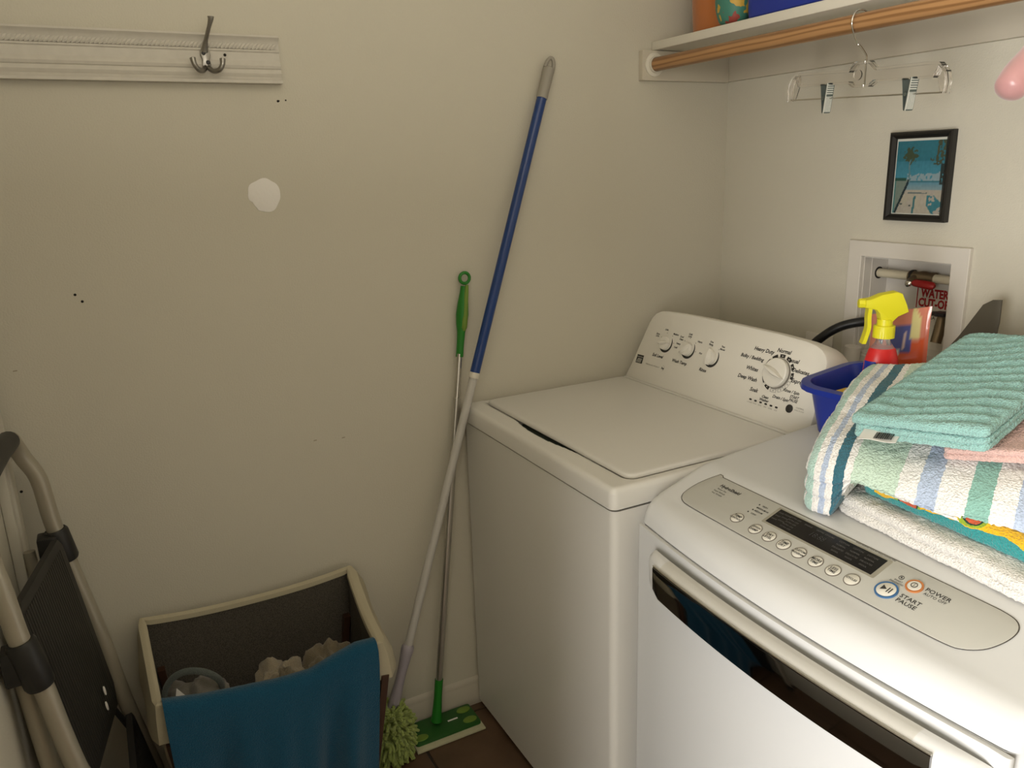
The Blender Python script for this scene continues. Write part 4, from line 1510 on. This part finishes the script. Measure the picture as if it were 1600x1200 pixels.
# ================================================================ BLUE BASKET, SPRAY BOTTLE, POUCH, FLAP
bs = thing('blue_basket', 'deep blue plastic basket behind the towel stack on the dryer', 'basket', (.895, -.360, dry_z(.895, -.36) + .003), rot=(.055, 0, radians(6)))
bin_mesh(.25, .175, .105, .018, .03, flange=.014, lip=.006).build('tub', m_blue, bs)
yb_ = thing('yellow_sponge', 'yellow cleaning sponge poking up inside the blue basket', 'sponge', (.808, -.405, .990), rotz=radians(6))
MB().box(-.02, .02, -.03, .03, 0, .076, .008).build('foam', mat('yellow_foam', (.75, .50, .06), .8, bump=.6, bscale=150), yb_)
MB().box(.020, .026, -.030, .030, .002, .080, .002).build('scouring_pad', mat('grey_pad', (.25, .26, .27), .9), yb_)

sx, sy = .838, -.345
sb = thing('spray_bottle', 'clear spray bottle with yellow trigger and red label in the basket', 'spray bottle', (sx, sy, .989), rotz=radians(56))
m_yel = mat('yellow_plastic', (.72, .66, .02), .38)
m_cb = mat('clear_bottle', (.9, .9, .88), .08, trans=.85, ior=1.3)
prof = [(.028, 0), (.034, .003), (.035, .012), (.035, .075), (.033, .088), (.026, .102), (.017, .112), (.0135, .118), (.0135, .127)]
def ovl(prof, M=None, n=28, ry=.72):
    out_ = MB()
    rings = []
    for r, z in prof:
        f_ = ry if r > .02 else 1 - (1 - ry) * max(0, (r - .0135) / .0065)
        rings.append([(r * cos(2 * pi * k / n), r * f_ * sin(2 * pi * k / n), z) for k in range(n)])
    return out_.loft(rings, True, True, True)
ovl(prof).build('bottle', m_cb, sb)
lb = ovl([(.0356, .015), (.0357, .03), (.0357, .074), (.0340, .087), (.0275, .1005), (.0250, .1035)])
lb.build('red_label', mat('label_red', (.60, .02, .02), .35), sb)
mb = MB()
for k in range(3):
    pass
M_l = plane_M((-.001, -.0259, .075), (1, 0, 0), (0, 0, 1))
mb.add([(x, -.0262 + .006 * (x / .02) ** 2 * .8, z) for x, z in ((-.034, .04), (-.022, .04), (-.022, .085), (-.030, .085))], [(0, 1, 2, 3)])
MB().loft([[(.0361 * cos(a), .0361 * .73 * sin(a), z) for a in [pi * 1.02 + .42 * pi * j / 8 for j in range(9)]] for z in (.02, .05, .07)] +
          [[(.0345 * cos(a), .0345 * .73 * sin(a), .087) for a in [pi * 1.02 + .30 * pi * j / 8 for j in range(9)]]], False).build('blue_label_edge', mat('label_blue', (.015, .03, .30), .35), sb)
# collar
pol = [((.0185 + .0006 * (k % 2)) * cos(2 * pi * k / 64), (.0185 + .0006 * (k % 2)) * sin(2 * pi * k / 64)) for k in range(64)]
MB().prism(pol, .122, .144, None, .0015).build('collar', m_yel, sb)
# trigger head; nozzle points to local -x
hd = MB()
side = [(-.040, .176), (-.040, .190), (-.030, .1915), (-.012, .199), (.014, .2035), (.024, .200), (.034, .180), (.038, .168), (.020, .160), (.010, .150), (-.010, .150), (-.014, .166), (-.020, .172)]
Ms = plane_M((0, .011, 0), (1, 0, 0), (0, 0, 1))
hd.prism(side, 0, .022, Ms, .003)
hd.tube([(0, 0, .142), (0, 0, .155)], .014, 20)
head = hd.build('spray_head', m_yel, sb, angle=30)
MB().tube([(-.0385, 0, .183), (-.047, 0, .183), (-.050, 0, .183)], [.0085, .0085, .0075], 8).build('nozzle', m_yel, head)
tr = MB()
tp_ = smooth_path([(-.030, 0, .178), (-.031, 0, .160), (-.030, 0, .140), (-.034, 0, .122), (-.037, 0, .112)], 4)
rings = [[(p.x - .0035, -.009, p.z), (p.x + .0035, -.009, p.z), (p.x + .0035, .009, p.z), (p.x - .0035, .009, p.z)] for p in tp_]
tr.loft(rings, True, True, True)
tr.build('trigger', m_yel, head)

for ch in list(sb.children) + [g for c_ in sb.children for g in c_.children]:
    kk = .93 if ch.name.startswith(('bottle', 'red_label', 'blue_label')) else 1.05
    for v in ch.data.vertices:
        z_ = v.co.z
        z_ = z_ + .043 * min(1, z_ / .10)
        v.co = Vector((v.co.x * kk, v.co.y * kk, z_ * 1.12 - .001))
# refill pouch
po = thing('refill_pouch', 'orange plastic refill pouch with blue and yellow print behind the sprayer', 'pouch', (.776, -.214, .9885), rotz=radians(3))
NXp, NZp = 30, 30
vs, fs, cols = [], [], []
def pcol(u, v):
    c_ = (.62, .10, .03)
    if v > .66 + .10 * (u - .5):
        c_ = (.62, .22, .15)
    if .36 < u < .74 and .58 < v < .86:
        c_ = (.08, .10, .32)
    if .72 < u < .90 and v > .72 and (u - .72) < (1 - v) * 1.2 + .06:
        c_ = (.70, .62, .28)
    if .62 < u < .66 and .60 < v < .80:
        c_ = (.72, .55, .5)
    if .38 < u < .48 and .56 < v < .63:
        c_ = (.05, .30, .42)
    if .5 < u < .58 and .56 < v < .63:
        c_ = (.65, .65, .62)
    if u > .965 or u < .03:
        c_ = (.66, .58, .52) if u < .03 else (.55, .14, .08)
    return c_
def pouch_pt(u, v, sgn):
    x = -.069 + .138 * u
    z = .0 + (.215 + .018 * (u - .5) * 2 + .0) * v
    b_ = sin(pi * u) ** .6 * (.016 * (1 - v) ** .5 + .003)
    b_ *= 1 + .25 * noise.noise(Vector((u * 3, v * 3, 2)))
    return (x, sgn * b_ + .006 * sin(u * 9 + v * 3) * v, z)
mbp = MB()
for sgn in (-1, 1):
    vs_ = []
    for j in range(NZp + 1):
        for i in range(NXp + 1):
            u, v = i / NXp, j / NZp
            vs_.append(pouch_pt(u, v, sgn))
            cols.append(pcol(u, v))
    mbp.add(vs_, [(j * (NXp + 1) + i, j * (NXp + 1) + i + 1, (j + 1) * (NXp + 1) + i + 1, (j + 1) * (NXp + 1) + i) for j in range(NZp) for i in range(NXp)])
m_vp = mat('pouch_print', (1, 1, 1), .22, coat=.4)
nt, b, N_, L_ = nodes_of(m_vp)
at = N_.new('ShaderNodeAttribute'); at.attribute_name = 'Col'
L_.new(at.outputs['Color'], b.inputs['Base Color'])
pb = mbp.build('printed_film', m_vp, po, angle=180)
ca = pb.data.color_attributes.new('Col', 'FLOAT_COLOR', 'POINT')
for i, c_ in enumerate(cols):
    ca.data[i].color = (*c_, 1)

fl = thing('grey_dustpan', 'dark grey plastic dustpan blade standing behind the towels by the wall', 'dustpan', (.862, -.115, .9945), rotz=radians(4))
pol = [(-.100, 0), (.055, 0), (.048, .10), (.050, .190), (.047, .236), (.030, .234), (.012, .222), (-.024, .153), (-.07, .08)]
Mf = plane_M((0, 0, 0), (1, 0, 0), (0, .12, 1))
MB().prism(pol[::1], -.002, .002, Mf, .001).build('blade', mat('olive_grey_plastic', (.085, .075, .055), .5), fl)
MB().tube([(-.03, .006, .02), (-.03, .012, .05), (-.03, .02, .10)], [.014, .012, .012], 12).build('handle', mat('olive_grey_plastic', (.085, .075, .055), .5), fl)

# ================================================================ POLES
def along(a, b_, t):
    return Vector(a).lerp(Vector(b_), t)
# duster with telescopic blue and white pole
top, bot = Vector((.0205, -.604, 1.785)), Vector((.100, -1.180, .135))
dm = thing('dust_mop', 'long blue and white pole duster with a lime green shaggy head leaning on the wall', 'duster', (.105, -1.190, 0))
o0 = Vector((.105, -1.190, 0))
A_, B_ = top - o0, bot - o0
Lp = (top - bot).length
tz = lambda z: (z - bot.z) / (top.z - bot.z)
PT = lambda z: B_.lerp(A_, tz(z))
m_bp = mat('blue_pole', (.006, .040, .185), .28, coat=.3)
m_gcap = mat('grey_cap', (.32, .295, .25), .5)
MB().tube([PT(1.012), PT(1.690)], .0128, 20).build('blue_tube', m_bp, dm)
MB().tube([PT(1.000), PT(1.014)], .0140, 20).build('white_collar', M_TRIMW, dm)
MB().tube([PT(.305), PT(1.006)], .0108, 20).build('white_tube', mat('pale_tube', (.52, .50, .47), .35), dm)
capm = MB().tube([PT(1.684), PT(1.70), PT(1.755)], [.0142, .0142, .0150], 20)
dirp = (A_ - B_).normalized()
sd_ = Vector((0, 1, 0)) - dirp * dirp.y
sd_.normalize()
ringp = []
for k in range(13):
    a = pi * k / 12
    ringp.append(PT(1.752) + sd_ * .0115 * cos(a) + dirp * (.004 + .026 * sin(a)))
capm.tube(ringp, .0048, 10)
capm.tube([PT(1.750), PT(1.759)], [.0150, .010], 16)
capm.build('hanging_cap', m_gcap, dm)
m_lav = mat('lavender_plastic', (.36, .33, .37), .4)
MB().tube([PT(.318), PT(.312), PT(.300), PT(.285), PT(.250), PT(.210), PT(.180), PT(.150)], [.0115, .0165, .0165, .0150, .0125, .0130, .0155, .0165], 20).build('neck', m_lav, dm)
# shaggy head
mbh = MB()
hc = Vector((.0, .0, .088))
core = []
for j in range(9):
    t = j / 8
    r = .042 * sin(pi * (.08 + .84 * t)) ** .5
    core.append([(r * cos(2 * pi * k / 20), r * 1.0 * sin(2 * pi * k / 20), .014 + .145 * t) for k in range(20)])
m_lime = cloth_mat('lime_microfibre', (.42, .52, .13), bump=1.2, bscale=500)
MB().loft(core, True, True, True).build('head_core', m_lime, dm)
rnd = random.Random(7)
for k in range(560):
    th_ = rnd.random() * 2 * pi
    zz = rnd.random()
    ph_ = math.asin(2 * zz - 1)
    base = Vector((.046 * cos(ph_) ** .6 * cos(th_), .050 * cos(ph_) ** .6 * sin(th_), .088 + .070 * sin(ph_)))
    d = Vector((cos(ph_) * cos(th_), cos(ph_) * sin(th_), sin(ph_) * .8)).normalized()
    sdv = Vector((rnd.uniform(-1, 1), rnd.uniform(-1, 1), rnd.uniform(-1, .6)))
    L_e = rnd.uniform(.016, .026)
    p0 = base
    p1 = base + d * L_e * .6 + sdv * .004
    p2 = base + d * L_e * .85 + sdv * .010 + Vector((0, 0, -.004))
    for q_ in (p1, p2):
        q_.z = max(q_.z, .006)
        if q_.x + .105 < .024:
            q_.x = .024 - .105
    mbh.tube([p0, p1, p2], [.0050, .0052, .0035], 6)
sh = mbh.build('microfibre_strands', m_lime, dm)
tag(sh, kind='stuff')

# flat mop (green)
fm = thing('flat_mop', 'green flat floor mop with a thin aluminium pole leaning on the wall', 'mop', (.062, -1.040, 0))
o0 = Vector((.062, -1.040, 0))
g_top, g_bot = Vector((.016, -.873, 1.235)) - o0, Vector((.058, -1.040, .035)) - o0
GP = lambda z: g_bot.lerp(g_top, (z - .035) / 1.20)
m_gr = mat('green_plastic', (.018, .19, .018), .4)
m_lg = mat('light_green_grip', (.16, .26, .035), .5)
MB().tube([GP(.150), GP(.945)], .0095, 16).build('lower_tube', M_ALU, fm)
MB().tube([GP(.935), GP(1.060)], .0082, 16).build('upper_tube', M_CHR, fm)
MB().tube([GP(.552), GP(.558)], .0102, 16).build('tube_joint', M_ALU, fm)
MB().tube([GP(.030), GP(.05), GP(.10), GP(.155)], [.0165, .0135, .0115, .0115], 16).build('lower_socket', m_gr, fm)
zs = [1.052, 1.09, 1.115, 1.135, 1.16, 1.19, 1.215, 1.232]
rs = [.0098, .0098, .0108, .0145, .0165, .0140, .0100, .0090]
grp = MB().tube([GP(z) for z in zs], rs, 18, flat=.8).build('grip', m_gr, fm)
c_t = GP(1.252)
dirg = (g_top - g_bot).normalized()
sdg = (Vector((0, 1, 0)) - dirg * dirg.y).normalized()
ring_ = [c_t + sdg * .0135 * cos(2 * pi * k / 24) + dirg * .0135 * sin(2 * pi * k / 24) for k in range(25)]
MB().tube(ring_, .0042, 10, False).build('hanging_ring', m_gr, fm)
pz = [1.120, 1.128, 1.145, 1.165, 1.19, 1.22, 1.236]
pr_ = [.003, .0072, .0080, .0070, .0060, .0052, .004]
MB().tube([GP(z) + Vector((.0095 if .9 else 0, 0, 0)) + sdg * .0035 for z in pz], pr_, 14).build('light_grip_inlay', m_lg, grp)
# pad plate: long direction along the wall
pd = [(-.049 + .0, -.100), (.060, -.112), (.062, -.06), (.056, .115), (-.046, .115)]
padM = Matrix.Rotation(radians(0), 4, 'Z')
mop_pad = MB().prism([(-.046, -.085), (.066, -.085), (.066, .118), (-.046, .118)], .003, .011, padM, .003).build('cleaning_pad', mat('pad_cream', (.52, .50, .33), .9, bump=.7, bscale=200), fm)
MB().prism(rrect(-.040, .050, -.081, .114, .008, 3), .0115, .020, padM, .003).build('head_plate', mat('deep_green_plastic', (.018, .095, .014), .4), fm)
for yy, xx in ((.088, .028), (.088, -.018), (-.060, .030)):
    MB().lathe([(.016, .0195), (.015, .022), (.006, .0235)], Matrix.Translation((xx, yy, 0)) @ Matrix.Diagonal((.8, 1.3, 1, 1)), 20).build('pad_grip', m_lg, fm)
MB().box(.002, .007, .030, .060, .0202, .0215, .0005).build('white_mark', m_patch, fm)

# ================================================================ LAUNDRY HAMPER
hb = thing('laundry_hamper', 'folding laundry hamper with cream canvas rim and grey mesh lining', 'hamper', (.18, -1.49, 0))
HX, HY = .18, -1.49
def hl(x, y, z):
    return (x - HX, y - HY, z)
# rim loop (world): back-left, back-right, front-right, front-left
rim = []
def seg(a, b_, n_, sag=0.0, wob=0.0):
    for k in range(n_):
        t = k / n_
        p = Vector(a).lerp(Vector(b_), t)
        p.z -= sag * sin(pi * t)
        p.x += wob * sin(pi * 3 * t)
        rim.append(p)
BLc, BRc, FRc, FLc = (.030, -1.722, .553), (.030, -1.240, .549), (.325, -1.262, .506), (.325, -1.716, .520)
seg(BLc, BRc, 30, .016, .002)
seg(BRc, FRc, 18, .020)
seg(FRc, FLc, 30, .030)
seg(FLc, BLc, 18, .016)
nrm = []
n_ = len(rim)
for k in range(n_):
    d = (rim[(k + 1) % n_] - rim[k - 1])
    d.z = 0
    d.normalize()
    nrm.append(Vector((-d.y, d.x, 0)))
ctr = Vector((.18, -1.49, 0))
nrm = [n if (rim[i] - ctr).dot(n) > 0 else -n for i, n in enumerate(nrm)]
m_mesh = mat('grey_mesh', (.08, .07, .058), .8)
nt, b, N_, L_ = nodes_of(m_mesh)
tc = N_.new('ShaderNodeTexCoord'); ck = N_.new('ShaderNodeTexVoronoi'); ck.inputs['Scale'].default_value = 420
crm = N_.new('ShaderNodeValToRGB')
crm.color_ramp.elements[0].color = (.030, .026, .020, 1); crm.color_ramp.elements[1].color = (.085, .074, .060, 1)
crm.color_ramp.elements[0].position = .25; crm.color_ramp.elements[1].position = .55
L_.new(tc.outputs['Object'], ck.inputs['Vector']); L_.new(ck.outputs['Distance'], crm.inputs['Fac']); L_.new(crm.outputs['Color'], b.inputs['Base Color'])
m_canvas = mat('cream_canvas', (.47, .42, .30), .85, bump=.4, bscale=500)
def ringat(off, z=None, dz=0, wv=0.0, fl_=0.0):
    out_ = []
    for i, p in enumerate(rim):
        sidew = abs(nrm[i].y) ** 2
        off_ = off + fl_ * sidew
        off_ = off_ - (fl_ * sidew * .55 if nrm[i].y < 0 else 0)
        q = p + nrm[i] * (off_ + wv * noise.noise(Vector((p.x * 14, p.y * 14, (z or 0) * 9))))
        zz = p.z + dz if z is None else z
        out_.append((q.x - HX, q.y - HY, zz))
    return out_
MB().loft([ringat(-.004, None, -.001), ringat(-.006, None, -.03), ringat(-.010, .40, 0, .010), ringat(-.030, .30, 0, .012), ringat(-.052, .18, 0, .010), ringat(-.066, .10)], True, False, True).build('mesh_lining', m_mesh, hb)
cuff = [ringat(-.0085, None, -.012), ringat(-.0075, None, -.001), ringat(-.003, None, .003), ringat(.001, None, .004), ringat(.004, None, .001, 0, .012), ringat(.006, None, -.028, .006, .026), ringat(.009, None, -.075, .010, .030), ringat(.010, None, -.085, .010, .029), ringat(.006, None, -.084, .008, .022), ringat(.003, None, -.05, 0, .008)]
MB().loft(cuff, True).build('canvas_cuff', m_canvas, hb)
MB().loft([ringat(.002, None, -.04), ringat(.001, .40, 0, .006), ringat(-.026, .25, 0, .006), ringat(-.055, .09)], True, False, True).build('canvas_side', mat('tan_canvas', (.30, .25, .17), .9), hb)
for (x, y, yb2) in ((.052, -1.700, -1.66), (.052, -1.262, -1.33), (.333, -1.2585, -1.335), (.333, -1.706, -1.66)):
    lrings = [[(x - HX - .011, yy - HY - .008, z), (x - HX + .011, yy - HY - .008, z), (x - HX + .011, yy - HY + .008, z), (x - HX - .011, yy - HY + .008, z)] for yy, z in ((yb2, 0), (y, .43))]
    MB().loft(lrings, True, True, True).build('leg', M_WOOD_D, hb)
for y in (-1.660, -1.325):
    MB().box(-.13, .145, y - HY - .006, y - HY + .006, .045, .068, .002).build('rail', M_WOOD_D, hb)

# blue towel over the front rim
btw = thing('blue_bath_towel', 'dark teal blue towel draped over the front of the hamper', 'towel', (.345, -1.49, 0.02))
m_bt = cloth_mat('blue_terry', (.012, .080, .150), bump=.8, bscale=420, sheen=.2)
rows_ = []
ncol = 70
yA, yB = -1.708, -1.272
def rimz(y):
    return lerp_tab([(-1.716, .520), (-1.64, .503), (-1.58, .495), (-1.49, .484), (-1.42, .482), (-1.366, .499), (-1.315, .513), (-1.262, .510)], y)
prof_t = [(-.030, -.10), (-.024, -.05), (-.016, -.012), (-.006, .006), (.004, .010), (.016, .006), (.024, -.01), (.027, -.04)] + [(.030 + .001 * k, -.04 - .04 * k) for k in range(1, 11)]
for side_ in (0, 1):
    for (o_, dz) in (prof_t if side_ == 0 else prof_t[::-1]):
        r_ = []
        for k in range(ncol + 1):
            t = k / ncol
            hang = max(0, -dz - .03)
            y = yA + (yB - yA) * t
            y = y + hang * (.030 * (1 - t) - .10 * t)
            z = rimz(yA + (yB - yA) * t) + dz
            fold = .016 * sin(t * 16 + 1.5 * sin(t * 7) + hang * 3) + .007 * sin(t * 37 + 2 + hang * 5)
            x = .325 + o_ + min(1, hang * 5) * (fold + .012 if dz < 0 and o_ > 0 else 0) + (.0022 if side_ else -.0022) * (1 if o_ > 0 else -1)
            zz = z + (.0022 if side_ else -.0022) * (1 if -.03 < dz else 0)
            x += .0010 * noise.noise(Vector((x * 200, y * 200, zz * 200)))
            r_.append((x - .345, y + 1.49, max(zz, .03) - .02))
        rows_.append(r_)
rows_.append(rows_[0])
MB().loft(rows_, False).build('terry_cloth', m_bt, btw, angle=180)

# clothes inside
def crumple(name, m, parent, c_, rx, ry, rz, amp, fs_, seed, sub=0, nseg=56):
    V, F = [], []
    nl, nm = nseg // 2, nseg
    for j in range(nl + 1):
        for i in range(nm):
            a, b2 = 2 * pi * i / nm, -pi / 2 + pi * j / nl
            d = Vector((cos(b2) * cos(a), cos(b2) * sin(a), sin(b2)))
            q = 1 + amp * noise.noise(d * fs_ + Vector((seed, 0, 0))) + amp * .5 * noise.noise(d * fs_ * 2.1 + Vector((0, seed, 0))) - amp * .35 * abs(noise.noise(d * fs_ * 1.7 + Vector((5, seed, 1))))
            V.append((c_[0] + d.x * rx * q, c_[1] + d.y * ry * q, c_[2] + d.z * rz * q))
    for j in range(nl):
        for i in range(nm):
            i2 = (i + 1) % nm
            F.append((j * nm + i, j * nm + i2, (j + 1) * nm + i2, (j + 1) * nm + i))
    return MB().add(V, F).build(name, m, parent, angle=180)
m_g = cloth_mat('grey_jersey', (.20, .185, .16), bump=.5, bscale=500)
m_be = cloth_mat('beige_knit', (.34, .29, .21), bump=.7, bscale=400)
m_ol = cloth_mat('olive_knit', (.20, .165, .11), bump=.7, bscale=400)
m_p2 = cloth_mat('coral_cloth', (.42, .11, .10), bump=.6, bscale=500)
swt = thing('grey_sweatpants', 'grey sweatpants with open waistband and white care tag in the hamper', 'clothing', (.15, -1.635, .24))
crumple('fabric', m_g, swt, (.0, .0, .10), .095, .070, .095, .30, 1.8, 3)
wbp = []
for k in range(25):
    a = pi * 1.10 * k / 24 - .15
    wbp.append((.030 + .012 * sin(a * 2), .060 * cos(a) - .010, .180 + .062 * sin(a)))
MB().tube(wbp, .0048, 10, flat=1.6).build('waistband', cloth_mat('waist_teal', (.11, .125, .115), bump=.5), swt)
MB().prism([(-.012, -.020), (.008, -.026), (.018, -.002), (-.002, .022)], 0, .0012, plane_M((.062, -.040, .205), (.25, 1, 0), (-.35, 0, 1))).build('care_tag', m_tag, swt, smooth=False)
bg = thing('beige_sweater', 'beige knitted garment heaped in the middle of the hamper', 'clothing', (.17, -1.45, .24))
crumple('fabric', m_be, bg, (.0, .0, .09), .085, .085, .088, .45, 2.4, 11)
crumple('sleeve', m_ol, bg, (.035, .000, .165), .024, .020, .030, .35, 2.2, 15, nseg=36)
ol = thing('olive_shirt', 'olive brown shirt bunched at the right side of the hamper', 'clothing', (.175, -1.345, .24))
crumple('fabric', m_ol, ol, (.0, .0, .100), .080, .070, .095, .40, 2.0, 21)
cp = thing('coral_sock', 'small coral pink cloth lying by the hamper front rim', 'clothing', (.235, -1.535, .34))
crumple('fabric', m_p2, cp, (.0, .0, .035), .030, .034, .036, .4, 2.0, 31, nseg=36)

# ================================================================ STEP LADDER
ld = thing('step_ladder', 'folded silver step ladder with black treads leaning in the left corner', 'step ladder', (.29, -1.72, 0))
LO = Vector((.29, -1.72, 0))
lw = lambda x, y, z: Vector((x, y, z)) - LO
m_rail = mat('champagne_tube', (.40, .365, .29), .38, metal=.35)
far = [(.105, -1.712, .006), (.103, -1.747, .231), (.101, -1.782, .42), (.100, -1.803, .578), (.100, -1.836, .769), (.100, -1.850, .860), (.100, -1.858, .950), (.104, -1.876, 1.000), (.118, -1.885, 1.034), (.145, -1.888, 1.052)]
near = [(.475, -1.772, .006), (.476, -1.800, .231), (.478, -1.842, .50), (.479, -1.852, .548), (.480, -1.864, .63), (.480, -1.876, .725), (.480, -1.892, .80), (.480, -1.902, .90), (.478, -1.908, .95), (.472, -1.911, 1.000), (.455, -1.912, 1.034), (.43, -1.912, 1.052)]
ptsl = [lw(*p) for p in far] + [lw(.23, -1.896, 1.056), lw(.34, -1.905, 1.056)] + [lw(*p) for p in near[::-1]]
MB().tube(smooth_path(ptsl, 4), .0160, 16).build('front_rail', m_rail, ld)
MB().tube([lw(.155, -1.889, 1.052), lw(.23, -1.896, 1.056), lw(.34, -1.905, 1.056), lw(.42, -1.912, 1.052)], .0195, 16).build('foam_grip', M_BLACKP, ld)
MB().tube(smooth_path([lw(.095, -1.900, .80), lw(.120, -1.885, .5), lw(.125, -1.860, .25), lw(.128, -1.845, .006)], 4), .0115, 12).build('rear_rail', m_rail, ld)
MB().tube(smooth_path([lw(.445, -1.905, .74), lw(.445, -1.890, .5), lw(.443, -1.868, .25), lw(.443, -1.855, .006)], 4), .0150, 12).build('rear_rail', m_rail, ld)
m_coll = M_BLACKP
for (x, ya, za, yb2, zb) in ((.100, -1.848, .838, -1.836, .768), (.480, -1.893, .810, -1.878, .722)):
    a, b_ = lw(x, ya, za), lw(x, yb2, zb)
    MB().tube([a, a.lerp(b_, .08), a.lerp(b_, .92), b_], [.020, .0235, .0235, .021], 16).build('joint_collar', m_coll, ld)
    MB().box(-.012 if x < .3 else -.03, .03 if x < .3 else .012, -.035, .0, -.03, .03, .004, Matrix.Translation(a.lerp(b_, .5) + Vector((0, -.004, 0)))).build('joint_bracket', m_coll, ld)
def tread(name, x0, x1, ytop, ztop, ybot, zbot, th, yaw=0.0):
    a = Vector((0, ytop, ztop)); b_ = Vector((0, ybot, zbot))
    dn = (b_ - a)
    Lq = dn.length
    up = -dn.normalized()
    Mt_ = plane_M(lw((x0 + x1) / 2, ytop, ztop), (1, -yaw, 0), up)   # z = normal facing -y ... check sign
    zdir = Mt_.to_3x3() @ Vector((0, 0, 1))
    sg = 1 if zdir.y > 0 else -1
    w_ = (x1 - x0) / 2
    pol = [(-w_ + .015, 0), (-w_, -.02), (-w_, -Lq + .04), (-w_ + .02, -Lq), (w_ - .02, -Lq), (w_, -Lq + .04), (w_, -.02), (w_ - .015, 0)]
    o = MB().prism(pol[::-1], -th / 2, th / 2, Mt_, .003).build(name, mat('tread_black', (.022, .020, .018), .55), ld)
    rb = MB()
    k = -w_ + .02
    while k < w_ - .018:
        for s_ in (-1, 1):
            rb.box(k, k + .004, -Lq + .02, -.02, s_ * th / 2 - .001, s_ * th / 2 + .001, M=Mt_)
        k += .0105
    r2 = rb.build('grip_ribs', mat('tread_rib', (.032, .029, .026), .5), o, smooth=False)
    return o, Mt_, Lq
tr1, Mt1, L1 = tread('tread', .150, .430, -1.872, .842, -1.822, .45, .014, .20)
tr2, Mt2, L2_ = tread('tread', .128, .452, -1.778, .40, -1.722, .09, .014)
for sx_, sz_ in ((.045, -.345), (.062, -.320)):
    MB().lathe([(.0075, .0), (.0075, .0012), (.003, .0018)], Mt1 @ Matrix.Translation((-sx_, sz_, -.0135 if (Mt1.to_3x3() @ Vector((0, 0, 1))).y < 0 else .0130)) @ Matrix.Diagonal((.7, 1.4, 1, 1)), 12).build('white_spot', m_patch, tr1)
MB().tube([lw(.118, -1.840, .50), lw(.128, -1.775, .34)], .006, 8).build('brace', M_BLACKP, ld)
for p in (far[0], near[0], (.128, -1.845, 0), (.443, -1.855, 0)):
    MB().tube([lw(p[0], p[1], 0), lw(p[0], p[1], .035)], .0200, 14).build('rubber_foot', M_BLACKP, ld)
